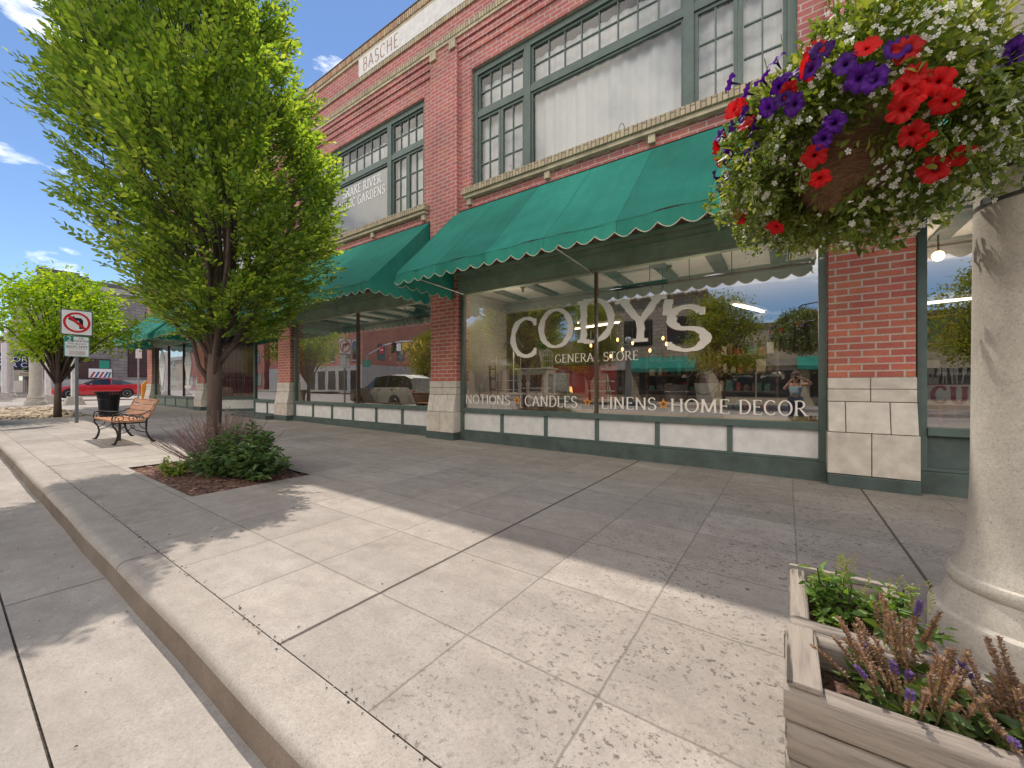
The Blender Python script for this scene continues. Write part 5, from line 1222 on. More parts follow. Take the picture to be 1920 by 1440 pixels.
for L_,ms_,lab in((RED,mr_,'red petunia'),(PUR,mp_,'purple petunia')):
    for i,p in enumerate(L_):
        o=bpy.data.objects.new('petunia',ms_[i%2]); col.objects.link(o); o.parent=hb
        v=(Vector(p)-Vector((BX,BY,BZ)))*.965; n_=Vector((v.x/RX**2,v.y/RX**2,v.z/RZ**2)).normalized()
        if L_ is RED and p[0]>.3 and p[1]<2.2: n_=(n_+Vector((-.25,-.6,-.3))).normalized()
        n_=(n_+Vector((random.gauss(0,.35),random.gauss(0,.35),random.gauss(0,.25)))).normalized()
        o.location=v*1.03; o.rotation_mode='QUATERNION'; o.rotation_quaternion=n_.to_track_quat('Z','Y') @ Euler((0,0,random.uniform(0,6))).to_quaternion()
        k=random.uniform(.74,1.02); o.scale=(k,k,k*random.uniform(.8,1.6)); o['label']=lab
# ---------------------------------------------------------------- timber planters
MAT['timber']=wood('weathered timber',(.31,.26,.215),(.11,.09,.075),0); MAT['timber_y']=wood('weathered timber end',(.31,.26,.215),(.11,.09,.075),1)
def timber(mb,p0,p1,w_,h,rnd=.022,seed=0):
    # rounded landscape timber laid between two points (x,y,z of its centre line)
    p0=Vector(p0);p1=Vector(p1); d=(p1-p0).normalized(); s=Vector((-d.y,d.x,0)); n=10; prof=[]
    for cx,cz,a0 in((w_/2-rnd,h/2-rnd,0),(-w_/2+rnd,h/2-rnd,90),(-w_/2+rnd,-h/2+rnd,180),(w_/2-rnd,-h/2+rnd,270)):
        for k in range(4): a=R(a0+30*k); prof.append((cx+rnd*math.cos(a),cz+rnd*math.sin(a)))
    m=len(prof); K=6; vs=[]; rr=random.Random(seed)
    for i in range(K+1):
        e=(.93 if i in(0,K) else 1)+rr.uniform(-.012,.012)
        q=p0.lerp(p1,(0,.015,.3,.5,.7,.985,1)[i])
        vs+=[tuple(q+s*a*e+Vector((0,0,b*e))) for a,b in prof]
    fs=[(i*m+k,i*m+(k+1)%m,(i+1)*m+(k+1)%m,(i+1)*m+k) for i in range(K) for k in range(m)]+[tuple(range(m))[::-1],tuple(range(K*m,(K+1)*m))]
    mb.add(vs,fs)
def planter(label,x0,x1,y0,y1,h,zb,caps=True,group='weathered timber planter boxes'):
    t=thing('timber_planter',label,'planter',((x0+x1)/2,(y0+y1)/2,zb),group); cx,cy=(x0+x1)/2,(y0+y1)/2
    nC=max(2,round(h/.098)); hh=h/nC
    for k in range(nC):
        z=hh*(k+.5); j=random.uniform(-.006,.006)
        for y in(y0+.03,y1-.03):
            fw=MB(); timber(fw,(x0+j-cx,y-cy,z),(x1+j-cx,y-cy,z),.066,hh*.985,seed=k+int(y*100)); fw.build('long_timber',MAT['timber'],t,loc=(0,0,0),smooth=50)
        for x in(x0+.03,x1-.03):
            sw_=MB(); timber(sw_,(x-cx,y0+.064-cy,z),(x-cx,y1-.064-cy,z),.058,hh*.97,.015,seed=k*3+int(x*100)); sw_.build('end_timber',MAT['timber_y'],t,loc=(0,0,0),smooth=50)
    if caps:
        for x in(x0+.045,x1-.045): m=MB(); m.box(x-.04-cx,x+.04-cx,y0+.0-cy,y1-.03-cy,h+.001,h+.018); m.build('cap_board',MAT['timber_y'],t,loc=(0,0,0),bevel=.004)
    s=MB(); nx=int((x1-x0-.12)/.02); ny=int((y1-y0-.12)/.02); vs=[(x0+.06+(x1-x0-.12)*i/nx-cx,y0+.06+(y1-y0-.12)*j/ny-cy,h-.10+random.uniform(-.012,.014)) for j in range(ny+1) for i in range(nx+1)]
    s.add(vs,[(j*(nx+1)+i,j*(nx+1)+i+1,(j+1)*(nx+1)+i+1,(j+1)*(nx+1)+i) for j in range(ny) for i in range(nx)]); so=s.build('soil',MAT['soil'],t,loc=(0,0,0)); return t
zb=g(.4)
planter('larger grey timber planter in front, full of faded purple salvia',-.005,1.05,1.345,1.70,.415,zb)
planter('smaller grey timber planter behind, with a green snapdragon',.010,.375,1.72,2.30,.415,zb,caps=False)
# front planter: salvia with dry brown spikes
def salvia(label,loc,ns,rx,ry,seed):
    rr=np.random.default_rng(seed); t=thing('salvia_plant',label,'plant',loc,'faded salvia plants in the timber planters')
    st=MB();P=[];D=[];PP=[];PD=[];LP=[];LD=[]
    for i in range(ns):
        a=rr.uniform(0,6.283); f=math.sqrt(rr.uniform(0,1)); b=np.array([math.cos(a)*f*rx*.6,math.sin(a)*f*ry*.6,0]); h=rr.uniform(.10,.235); tip=b+np.array([math.cos(a)*f*rx*.7+rr.normal()*.02,math.sin(a)*f*ry*.7+rr.normal()*.02,h])
        st.tube([tuple(b),tuple((b+tip)/2+np.array([0,0,.01])),tuple(tip)],[.003,.0024,.0015],4)
        nw=int(h/.012); fresh=rr.random()<.17
        for k in range(nw):
            s=.38+.62*k/nw; c=b*(1-s)+tip*s+np.array([0,0,.01*math.sin(3.14*s)])
            for q in range(5):
                an=q*1.257+k*.6; dd=np.array([math.cos(an),math.sin(an),.75])
                if fresh and s>.72: PP.append(c);PD.append(dd)
                else: P.append(c);D.append(dd)
        for k in range(9):
            s=.05+.45*rr.random(); an=rr.uniform(0,6.283); LP.append(b*(1-s)+tip*s); LD.append((math.cos(an),math.sin(an),rr.uniform(-.1,.7)))
    st.build('stem',simple('brown green stem',(.20,.15,.07),.8) if 'brown green stem' not in bpy.data.materials else bpy.data.materials['brown green stem'],t,loc=(0,0,0))
    br=bpy.data.materials.get('dry salvia bract') or leafmat('dry salvia bract',[(.15,.075,.045),(.30,.16,.10),(.42,.27,.19),(.26,.16,.17),(.22,.18,.10)],.3)
    pu=bpy.data.materials.get('purple salvia floret') or leafmat('purple salvia floret',[(.13,.07,.24),(.22,.13,.36)],.3,tcol=(1,1,1.2))
    lf=bpy.data.materials.get('salvia leaf') or leafmat('salvia leaf',[(.05,.09,.025),(.10,.16,.04),(.20,.26,.09)],.35)
    V,F=leaves(np.array(P),np.array(D),rng.uniform(.009,.015,len(P)),.0062,fold=.3); V2,F2=leaves(np.array(PP or [(0,0,.1)]),np.array(PD or [(0,0,1)]),.014,.008,fold=.3)
    raw_mesh('flower_spikes',np.concatenate([V,V2]),np.concatenate([F,F2+len(V)]),[br,pu],t,loc=(0,0,0),mi=[0]*len(F)+[1]*len(F2))
    L=rng.uniform(.028,.06,len(LP)); V,F=leaves(np.array(LP),np.array(LD),L,L*.5,fold=.12,curl=.3); raw_mesh('foliage',V,F,lf,t,loc=(0,0,0)); return t
zt=zb+.32
salvia('faded salvia with dense brown spikes, leftmost in the front planter',(.30,1.55,zt),46,.17,.13,1)
salvia('faded salvia in the middle of the front planter',(.52,1.53,zt),46,.18,.14,2)
salvia('faded salvia at the right end of the front planter, cut by the frame',(.78,1.50,zt),46,.2,.15,3)
salvia('thin faded salvia at the near corner of the rear planter',(.30,1.82,zt),14,.09,.08,4)
def snap(label,loc,n,h,seed):
    t=leafy_bush('snapdragon_plant',label,loc,.10,.10,h,n,.042,leafmat('snapdragon leaf',[(.07,.15,.03),(.14,.25,.05),(.26,.36,.10)],.4) if 'snapdragon leaf' not in bpy.data.materials else bpy.data.materials['snapdragon leaf'],seed,'snapdragons in the rear planter',nl=22)
    P=[];D=[]; rr=np.random.default_rng(seed+50)
    for q in range(7):
        c=np.array([rr.normal()*.05,rr.normal()*.05,h*.62])
        for k in range(34):
            P.append(c+np.array([rr.normal()*.002+.012*math.sin(k*.1+q),.0,k*.0036])); a=k*2.1; D.append((math.cos(a),math.sin(a),.8))
    V,F=leaves(np.array(P),np.array(D),.011,.007,fold=.3); raw_mesh('seed_spike',V,F,leafmat('snapdragon bud',[(.16,.22,.05),(.26,.28,.09),(.36,.24,.16)],.3) if 'snapdragon bud' not in bpy.data.materials else bpy.data.materials['snapdragon bud'],t,loc=(0,0,0)); return t
snap('bright green snapdragon with seed spikes standing in the middle of the rear planter',(.155,2.02,zt-.01),20,.22,31)
snap('snapdragon leaning over the right end of the rear planter',(.335,2.0,zt-.01),14,.17,32)
# ---------------------------------------------------------------- bench
t=thing('park_bench','slatted wooden bench with scrolled black iron ends standing on the sunny pavement','bench',(-11.35,2.2,g(-11.35)))
LB=.84
bw=wood('bench slat wood',(.44,.20,.085),(.30,.12,.05),0,.55)
m=MB()
for k in range(5): y=-.24+.095*k; z=.425+.006*(k-2)**2*.6; m.box(-LB,LB,y-.041,y+.041,z,z+.034)
m.build('seat',bw,t,loc=(0,0,0),bevel=.005)
m=MB()
for k in range(3):
    z0=.50+.125*k; y0=.215+.055*k
    m.add([(-LB,y0,z0),(LB,y0,z0),(LB,y0+.03,z0-.006),(-LB,y0+.03,z0-.006),(-LB,y0+.048,z0+.112),(LB,y0+.048,z0+.112),(LB,y0+.078,z0+.106),(-LB,y0+.078,z0+.106)],[(0,3,2,1),(4,5,6,7),(0,1,5,4),(1,2,6,5),(2,3,7,6),(3,0,4,7)])
m.build('backrest',bw,t,loc=(0,0,0),bevel=.005)
def scroll(cx,cz,r,a0,turn,n=16): return [(cx+r*(1-.75*k/n)*math.cos(R(a0+turn*k/n)),cz+r*(1-.75*k/n)*math.sin(R(a0+turn*k/n))) for k in range(n+1)]
for s in(-1,1):
    X=s*(LB-.07); T=lambda pts,r,mb: mb.tube([(X,a,b) for a,b in pts],r,6)
    m=MB()
    T([(-.26,.0),(-.29,.012),(-.25,.02),(-.22,.08),(-.20,.18),(-.22,.28),(-.27,.36),(-.28,.415)],[.012,.024,.026,.022,.018,.017,.017,.017],m); m.build('leg',MAT['iron'],t,loc=(0,0,0),smooth=True)
    m=MB()
    T([(.33,.0),(.35,.012),(.31,.022),(.26,.09),(.215,.20),(.21,.32),(.215,.42)],[.012,.024,.026,.022,.018,.017,.017],m); m.build('leg',MAT['iron'],t,loc=(0,0,0),smooth=True)
    m=MB()
    T([(-.28,.412),(0,.404),(.2,.412)],.014,m); T([(.205,.41),(.25,.55),(.31,.70),(.38,.86),(.42,.875),(.40,.845)],.014,m)
    T([(-.27,.415),(-.285,.50),(-.27,.575),(-.20,.60),(-.05,.575),(.10,.565),(.20,.59),(.28,.66)],.012,m)
    T(scroll(-.17,.50,.075,200,-430),.008,m); T(scroll(.0,.495,.07,0,420),.008,m); T(scroll(.13,.49,.06,190,-400),.008,m)
    m.build('arm_frame',MAT['iron'],t,loc=(0,0,0),smooth=True)
    m=MB(); T([(-.21,.20),(-.08,.24),(0,.32),(.07,.25),(.21,.21)],.009,m); T(scroll(0,.34,.045,-90,380),.008,m); T([(-.21,.25),(-.12,.33),(-.10,.405)],.008,m); T([(.21,.26),(.12,.33),(.10,.405)],.008,m); m.build('stretcher',MAT['iron'],t,loc=(0,0,0),smooth=True)
m=MB(); m.tube([(-.05,-.02,0.0),(-.05,-.02,.41)],.022,8); m.build('centre_post',MAT['iron'],t,loc=(0,0,0))
# ---------------------------------------------------------------- litter bin
t=thing('litter_bin','round black slatted steel litter bin with flared rim behind the bench','litter bin',(-19.2,3.40,g(-19.2)))
m=MB()
for k in range(30):
    a=2*math.pi*k/30; c,s=math.cos(a),math.sin(a); w_=.021
    prof=[(.235,.03),(.25,.3),(.275,.62),(.31,.76),(.37,.855)]; vs=[]
    for r_,z in prof: vs+=[(r_*c-s*w_,r_*s+c*w_,z),(r_*c+s*w_,r_*s-c*w_,z),((r_-.008)*c+s*w_,(r_-.008)*s-c*w_,z),((r_-.008)*c-s*w_,(r_-.008)*s+c*w_,z)]
    m.add(vs,[(4*i+q,4*i+(q+1)%4,4*i+4+(q+1)%4,4*i+4+q) for i in range(4) for q in range(4)]+[(0,1,2,3),(16,17,18,19)])
m.build('slats',MAT['black'],t,loc=(0,0,0))
for z,r_ in((.855,.372),(.05,.24),(.60,.278)): m=MB(); m.tube([(r_*math.cos(R(a)),r_*math.sin(R(a)),z) for a in range(0,361,12)],.016 if z>.8 else .010,6); m.build('ring',MAT['black'],t,loc=(0,0,0))
m=MB(); m.lathe([(.215,.04),(.235,.6),(.26,.74),(.255,.74),(.20,.05)],24); m.build('liner',simple('black plastic liner',(.018,.018,.02),.5),t,loc=(0,0,0),smooth=40)
m=MB(); m.lathe([(.22,0),(.22,.035)],20); m.build('foot',MAT['black'],t,loc=(0,0,0))
# ---------------------------------------------------------------- sign post with two plates (both face +x)
sx_,sy_=-17.1,2.36
t=thing('sign_post','grey steel sign post carrying a no left turn sign above a two hour parking sign','sign post',(sx_,sy_,g(sx_)))
m=MB(); m.box(-.02,.02,-.035,.035,-.05,3.32); m.build('post',simple('grey sign post',(.20,.21,.22),.5,metal=.4),t,loc=(0,0,0),bevel=.004)
def plate(mb,y0,y1,z0,z1,x0,x1,r=.04,mi=0):
    pts=[]
    for cy,cz,a0 in((y1-r,z1-r,0),(y0+r,z1-r,90),(y0+r,z0+r,180),(y1-r,z0+r,270)):
        for k in range(5): a=R(a0+22.5*k); pts.append((cy+r*math.cos(a),cz+r*math.sin(a)))
    mb.prism(pts,x0,x1,lambda a,b,h:(h,a,b),mi)
SW=MAT['white']; SB=MAT['black']; SR=simple('sign red',(.62,.015,.02),.5,.04); SG=simple('sign green',(.0,.24,.14),.5,.04); SGr=simple('bare aluminium sign back',(.45,.46,.47),.4,.08,metal=.6)
m=MB(); plate(m,-.325,.325,2.56,3.30,.022,.026); pl1=m.build('turn_sign',SGr,t,loc=(0,0,0))
def flat(poly,x,mat,par,name):
    mm=MB(); mm.add([(x,a,b) for a,b in poly],[tuple(range(len(poly)))]); return mm.build(name,mat,par,loc=(0,0,0))
def rrect(y0,y1,z0,z1,r=.03):
    pts=[]
    for cy,cz,a0 in((y1-r,z1-r,0),(y0+r,z1-r,90),(y0+r,z0+r,180),(y1-r,z0+r,270)):
        for k in range(5): a=R(a0+22.5*k); pts.append((cy+r*math.cos(a),cz+r*math.sin(a)))
    return pts
flat(rrect(-.318,.318,2.567,3.293),.0275,SB,pl1,'border'); flat(rrect(-.300,.300,2.585,3.275),.029,SW,pl1,'face')
zc=2.93; e=1.08
m=MB()
def pole(a,r): return (r*math.sin(a),zc+r*e*math.cos(a))
# black left-turn arrow
arrow=[(.045,2.75),(.125,2.75),(.125,3.0),(.085,3.065),(.0,3.07),(-.05,3.07),(-.05,3.12),(-.19,3.02),(-.05,2.93),(-.05,2.985),(.02,2.985),(.045,2.965)]
m.add([(.0302,a,b) for a,b in arrow],[tuple(range(len(arrow)))]); m.build('arrow',SB,pl1,loc=(0,0,0))
m=MB(); n_=48; vs=[]
for k in range(n_): a=2*math.pi*k/n_; vs+=[(.0318,)+pole(a,.275),(.0318,)+pole(a,.222)]
m.add(vs,[(2*k,2*k+1,(2*k+3)%(2*n_),(2*k+2)%(2*n_)) for k in range(n_)])
d=.025; a0=(-.165,zc+.165*e); a1=(.165,zc-.165*e); m.add([(.0312,a0[0]+d,a0[1]+d),(.0312,a0[0]-d,a0[1]-d),(.0312,a1[0]-d,a1[1]-d),(.0312,a1[0]+d,a1[1]+d)],[(0,1,2,3)]); m.build('prohibition_ring',SR,pl1,loc=(0,0,0))
m=MB(); plate(m,-.255,.255,1.93,2.53,.022,.026); pl2=m.build('parking_sign',SGr,t,loc=(0,0,0))
flat(rrect(-.250,.250,1.935,2.525),.0275,simple('sign teal border',(.03,.36,.30),.5),pl2,'border'); flat(rrect(-.236,.236,1.949,2.511),.029,SW,pl2,'face')
flat([(-.236,2.36),(-.07,2.36),(-.07,2.511),(-.236,2.511)],.0303,SG,pl2,'number_field')
flat([(-.16,1.98),(.17,1.98),(.17,2.10),(-.16,2.10)],.0303,simple('faded sticker',(.62,.56,.54),.6),pl2,'sticker')
def signtext(s,size,y,z,mat,par,x=.0318,align='CENTER'):
    sans('lettering',s,size,mat,None,Matrix.Translation((0,0,0)) ,align) if False else None
    o=sans('lettering',s,size,mat,None,Matrix.Translation((x,y,z)) @ Matrix.Rotation(R(90),4,'Z') @ Matrix.Rotation(R(90),4,'X'),align); o.parent=par; return o
DG=simple('sign dark green text',(.02,.13,.09),.5)
signtext('2',.20,-.153,2.372,SW,pl2,.0318); signtext('HR',.075,.09,2.445,DG,pl2); signtext('PARKING',.088,.085,2.365,DG,pl2); signtext('THIS BLOCK',.068,.0,2.285,DG,pl2); signtext('8AM-5PM',.105,.0,2.185,DG,pl2)
flat([(-.19,2.148),(.19,2.148),(.19,2.154),(-.19,2.154)],.0303,DG,pl2,'rule')
# far small street furniture at the corner
t=thing('street_name_pole','slim pale steel pole with a narrow upright white sign at the building corner','pole',(-32.3,7.0,g(-32.3)))
m=MB(); m.tube([(0,0,-.1),(0,0,4.5)],.045,8); m.build('post',MAT['steel'],t,loc=(0,0,0))
m=MB(); m.box(.05,.07,-.14,.14,2.6,4.3); m.build('sign_plate',MAT['white'],t,loc=(0,0,0))
t=thing('marker_post','short yellow pointed marker post at the building corner','marker post',(-31.7,7.2,g(-31.7)))
m=MB(); pts=[(-.2,0),(.2,0),(.2,1.0),(.14,1.06),(.14,1.1),(0,1.25),(-.14,1.1),(-.14,1.06),(-.2,1.0)]; m.prism(pts,-.09,.09,lambda a,b,h:(h,a,b)); m.build('body',simple('yellow paint',(.70,.34,.04),.6),t,loc=(0,0,0),bevel=.01)
m=MB(); m.box(.091,.095,-.2,.2,.12,.17); m.build('stripe',simple('orange stripe',(.45,.14,.02),.6),t,loc=(0,0,0))
def white_post(x,y,h,base,label):
    t=thing('white_post',label,'post',(x,y,g(x)),'white posts at the crossing')
    m=MB(); m.box(-.11,.11,-.11,.11,.4,h); m.build('shaft',MAT['panel'],t,loc=(0,0,0),bevel=.02)
    m=MB(); b=base
    m.add([(-b,-b,-.1),(b,-b,-.1),(b,b,-.1),(-b,b,-.1),(-b*.55,-b*.55,.42),(b*.55,-b*.55,.42),(b*.55,b*.55,.42),(-b*.55,b*.55,.42)],[(0,3,2,1),(4,5,6,7),(0,1,5,4),(1,2,6,5),(2,3,7,6),(3,0,4,7)]); m.build('base',MAT['column'],t,loc=(0,0,0),bevel=.03)
white_post(-29.6,4.0,4.6,.42,'tall white square post on a tapered base, in front of the red car'); white_post(-33.6,3.55,4.2,.36,'white square post just right of the distant tan column'); white_post(-41.8,2.55,3.6,.36,'thin white post with a small white sign, at the left frame edge')
white_post(-47.5,4.4,4.2,.30,'slim white post beyond the nose of the red car')
# ---------------------------------------------------------------- cars
def car(name,label,loc,rz,paint,st,wheels,wr,glass,group=None,trim=None,rimc=None):
    # st: stations (x, z_bottom, z_belt, z_roof, w_low, w_belt, w_roof); x runs from nose to tail
    t=thing(name,label,'car',loc,group,rz)
    n=len(st); body=MB(); win=MB(); rings=[]
    for x,z0,zb_,zr,wl,wb_,wr_ in st:
        h=zb_-z0
        half=[(wl*.80,z0),(wl,z0+.10*h),(wb_,z0+.55*h),(wb_*.985,z0+.82*h),(wb_*.95,zb_),(wr_,zr-.03 if zr-zb_>.1 else zr+.0),(wr_*.7,zr+.015)]
        rings.append([(x,y,z) for y,z in half]+[(x,-y,z) for y,z in half[::-1]])
    m=len(rings[0])
    for i in range(n-1):
        for k in range(m):
            k2=(k+1)%m; q=[rings[i][k],rings[i+1][k],rings[i+1][k2],rings[i][k2]]
            g1=st[i][3]-st[i][2]>.12; g2=st[i+1][3]-st[i+1][2]>.12
            side=k in(4,8); top=k in(5,6,7)
            if (side and (g1 or g2)) or (top and (g1!=g2)):
                c=sum((Vector(p) for p in q),Vector())/4; win.add([tuple(c+(Vector(p)-c)*.999) for p in q],[(0,1,2,3)])
            else: body.add(q,[(0,1,2,3)])
    body.add(rings[0],[tuple(range(m))]); body.add(rings[-1],[tuple(range(m))[::-1]])
    bo=body.build('body',paint,t,loc=(0,0,0)); bm=bmesh.new(); bm.from_mesh(bo.data); bmesh.ops.remove_doubles(bm,verts=bm.verts,dist=.001); bmesh.ops.recalc_face_normals(bm,faces=bm.faces); bm.to_mesh(bo.data); bm.free(); bo.data.shade_smooth(); bo.data.set_sharp_from_angle(angle=R(32))
    win.build('window',glass,t,loc=(0,0,0),smooth=30)
    # pillars along the side windows
    pm=MB()
    gi=[i for i in range(n) if st[i][3]-st[i][2]>.12]
    for i in gi[1:-1:1]:
        for s in(-1,1):
            x,z0,zb_,zr,wl,wb_,wr_=st[i]; pm.tube([(x,s*(wb_*.95+.004),zb_),(x,s*(wr_+.004),zr-.03)],.03,5)
    pm.build('pillar',trim or paint,t,loc=(0,0,0))
    for wx in wheels:
        for s in(-1,1):
            y=s*(st[n//2][5]-.10); w=MB()
            pr=[(wr*.62,-.105),(wr*.92,-.11),(wr,-.08),(wr,.08),(wr*.92,.11),(wr*.62,.105)]; q=MB(); q.lathe(pr,28); q.v=[(wx+a,y+c,wr+b) for a,b,c in q.v]; wo_=q.build('wheel',MAT['tyre'],t,loc=(0,0,0),smooth=40)
            q=MB(); q.lathe([(wr*.16,.07),(wr*.16,.115),(.01,.12)],14); 
            for k in range(10):
                a=2*math.pi*k/10; c,s_=math.cos(a),math.sin(a); q.add([(c*.05-s_*.02,s_*.05+c*.02,.10),(c*.05+s_*.02,s_*.05-c*.02,.10),(c*wr*.62+s_*.025,s_*wr*.62-c*.025,.10),(c*wr*.62-s_*.025,s_*wr*.62+c*.025,.10)],[(0,1,2,3)])
            q.tube([(wr*.63*math.cos(R(a)),wr*.63*math.sin(R(a)),.10) for a in range(0,361,15)],.018,5); q.v=[(wx+a,y+s*c,wr+b) for a,b,c in q.v]; q.build('rim',rimc or MAT['steel'],wo_,loc=(0,0,0))
            # dark wheel arch
            q=MB(); vs=[]
            for k in range(17):
                a=R(-10+200*k/16); vs+=[(wx+(wr*1.0)*math.cos(a),s*(st[n//2][5]+.006),wr+wr*1.0*math.sin(a)),(wx+(wr*1.18)*math.cos(a),s*(st[n//2][5]+.006),wr+wr*1.18*math.sin(a))]
            q.add(vs,[(2*k,2*k+1,2*k+3,2*k+2) for k in range(16)]); q.build('wheel_arch',trim or MAT['black'],t,loc=(0,0,0))
    L=st[-1][0]
    for s in(-1,1):
        q=MB(); q.sphere((st[1][0]-.02,s*st[1][5]*.74,st[1][2]-.10),(.13,.17,.06),10,6); q.build('headlight',simple('headlight glass',(.6,.6,.6),.1) if 'headlight glass' not in bpy.data.materials else bpy.data.materials['headlight glass'],t,loc=(0,0,0),smooth=True)
        q=MB(); q.sphere((L-.04,s*st[-1][5]*.72,st[-1][2]-.08),(.06,.16,.06),10,6); q.build('tail_light',simple('tail light red',(.35,.01,.01),.2) if 'tail light red' not in bpy.data.materials else bpy.data.materials['tail light red'],t,loc=(0,0,0),smooth=True)
        q=MB(); q.sphere((st[4][0]+.25,s*(st[4][5]+.09),st[4][2]+.06),(.06,.10,.06),8,6); q.build('mirror',paint,t,loc=(0,0,0),smooth=True)
        for dx in(.0,1.0):
            q=MB(); q.box(st[5][0]+.55+dx-.08,st[5][0]+.55+dx+.08,s*(st[5][5]-.01)-.012,s*(st[5][5]-.01)+.012,st[5][2]-.12,st[5][2]-.09); q.build('door_handle',trim or paint,t,loc=(0,0,0))
    return t
MAT['tyre']=simple('tyre rubber',(.02,.02,.02),.8,.2)
carglass=simple('dark car glass',(.015,.018,.02),.06,.1,spec=.8)
red=simple('red car paint',(.52,.012,.025),.25,.04,coat=1.0)
SED=[(0,.36,.60,.60,.55,.62,.5),(.12,.24,.70,.70,.78,.80,.66),(.65,.20,.80,.82,.86,.88,.72),(1.35,.20,.90,.92,.88,.91,.74),(1.62,.20,.93,1.0,.88,.915,.70),(2.35,.20,.95,1.40,.88,.92,.60),(2.9,.20,.96,1.43,.88,.92,.60),(3.45,.20,.97,1.33,.88,.92,.60),(4.05,.22,1.0,1.06,.87,.90,.66),(4.55,.26,.98,.99,.80,.86,.68),(4.70,.40,.88,.90,.66,.76,.6)]
car('red_car','shiny red sedan crossing in front of the grey stone building',(-41.0,4.35,g(-41)-.03),R(90),red,SED,(.88,3.72),.33,carglass)
SUV=[(0,.42,.86,.86,.66,.74,.6),(.10,.34,1.02,1.02,.86,.90,.74),(.7,.32,1.10,1.12,.92,.95,.80),(1.3,.32,1.14,1.16,.93,.96,.80),(1.5,.32,1.15,1.24,.93,.965,.78),(2.1,.32,1.15,1.72,.93,.965,.70),(3.2,.32,1.16,1.80,.93,.965,.70),(4.3,.32,1.17,1.76,.93,.965,.70),(4.75,.34,1.16,1.60,.92,.95,.70),(4.90,.42,1.05,1.07,.82,.90,.72)]
beige=simple('pale champagne car paint',(.42,.385,.33),.3,.05,coat=.8)
car('parked_suv','pale champagne car parked at the kerb, mirrored in the middle shop window',(-19.65,-.42,g(-17)-.155),0,beige,SUV,(.95,3.85),.37,carglass,None,simple('grey cladding',(.08,.075,.07),.7))
# ---------------------------------------------------------------- grey stone building across the cross street
MAT['greystone']=brickmat('grey rough stone',(.30,.265,.25),(.22,.195,.19),(.15,.135,.13),bw=.85,rh=.30,ms=.02)
MAT['darkstone']=simple('dark cornice stone',(.15,.135,.13),.9,.2,2)
MAT['lightstone']=simple('pale cornice stone',(.48,.45,.43),.9,.1,2)
dwin=simple('dark window glass',(.03,.035,.04),.05,.2,.3,spec=1.0)
bwin=simple('sky reflection blue glass',(.10,.16,.24),.05,.2,.3,spec=1.0)  # blue of the reflected sky is put into the glass colour
t=thing('stone_building','grey rough stone corner building with dark stepped cornice across the cross street','building',(-60,20,g(-54)))
def W(mb,name,mat,par,**k): return mb.build(name,mat,par,**k)
gx=-54.0
m=MB(); m.box(-80,gx,5.4,45,.2,10.2); wl=W(m,'wall',MAT['greystone'],t)
m=MB(); m.box(-80,gx+.12,5.25,45,10.2,10.65); W(m,'cornice',MAT['lightstone'],t)
m=MB(); m.box(-80,gx+.02,5.45,45,10.65,11.1); m.box(-55.5,gx+.25,5.2,8.2,10.66,11.35); m.box(-55.3,gx+.3,5.1,7.6,11.351,11.55); m.box(-57,gx+.2,4.95,6.0,10.3,10.649); W(m,'parapet',MAT['darkstone'],t)
m=MB(); m.box(-80,gx+.08,5.3,45,.15,1.75); W(m,'base_course',MAT['lightstone'],t)
def swin(y0,y1,z0,z1,mat,nx,nz):
    m=MB(); ring(m,0,1,0,1,0,.05,.1); m=MB()
    m.box(gx-.02,gx+.06,y0,y1,z0,z1); f=W(m,'window',MAT['iron'],t)
    m=MB()
    for i in range(nx):
        for j in range(nz):
            a=y0+.06+(y1-y0-.06)*i/nx; b=y0+(y1-y0-.06)*(i+1)/nx; c=z0+.06+(z1-z0-.06)*j/nz; d=z0+(z1-z0-.06)*(j+1)/nz; m.box(gx+.061,gx+.072,a,b,c,d)
    W(m,'pane',mat,f); return f
swin(6.9,9.65,1.85,3.75,dwin,2,1); swin(10.9,13.2,2.05,4.9,dwin,3,2); swin(12.2,14.6,6.4,8.7,bwin,2,2); swin(8.0,10.2,6.4,8.7,bwin,2,2); swin(15.5,18.2,2.05,4.9,dwin,3,2)
m=MB(); m.box(gx+.08,gx+.09,8.9,9.6,2.85,3.6); W(m,'window_poster',simple('green poster',(.02,.30,.20),.6),t)
m=MB(); m.box(gx+.08,gx+.10,8.2,9.75,1.95,2.80); bn=W(m,'striped_banner',MAT['white'],t)
for k,c in enumerate(((.45,.03,.05),(.06,.09,.22),(.45,.03,.05),(.06,.09,.22),(.05,.2,.15))):
    m=MB(); y=8.25+.30*k; m.add([(gx+.1015,y,1.97),(gx+.1015,y+.16,1.97),(gx+.1015,min(9.73,y+.42),2.5),(gx+.1015,min(9.6,y+.26),2.5)],[(0,1,2,3)]); W(m,'stripe',simple('banner colour',c,.7),bn)
# blue awning of the shop further along with its lettering, and the shop front below it
navy=simple('navy awning cloth',(.018,.025,.085),.7,.15)
m=MB(); m.prism([(2.55,2.75),(5.4,2.75),(5.4,4.35),(4.6,4.25),(2.55,3.95)],-63,-56,lambda a,b,h:(h,a,b)); aw=W(m,'awning',navy,t)
for s_,z_,y_,sz in(('HISTORIC',3.33,3.95,.62),('BAKER CITY',2.83,3.98,.60)):
    o=sans('lettering',s_,sz,MAT['white'],None,Matrix.Translation((-55.985,y_,z_)) @ Matrix.Rotation(R(90),4,'Z') @ Matrix.Rotation(R(90),4,'X')); o.parent=aw
m=MB(); m.box(-70,-54.5,5.30,5.39,1.75,2.7); W(m,'shop_window',dwin,t)
for k in range(7): m=MB(); m.box(-56-1.6*k,-55.85-1.6*k,5.2,5.298,.2,2.7); W(m,'shop_post',MAT['lightstone'],t)
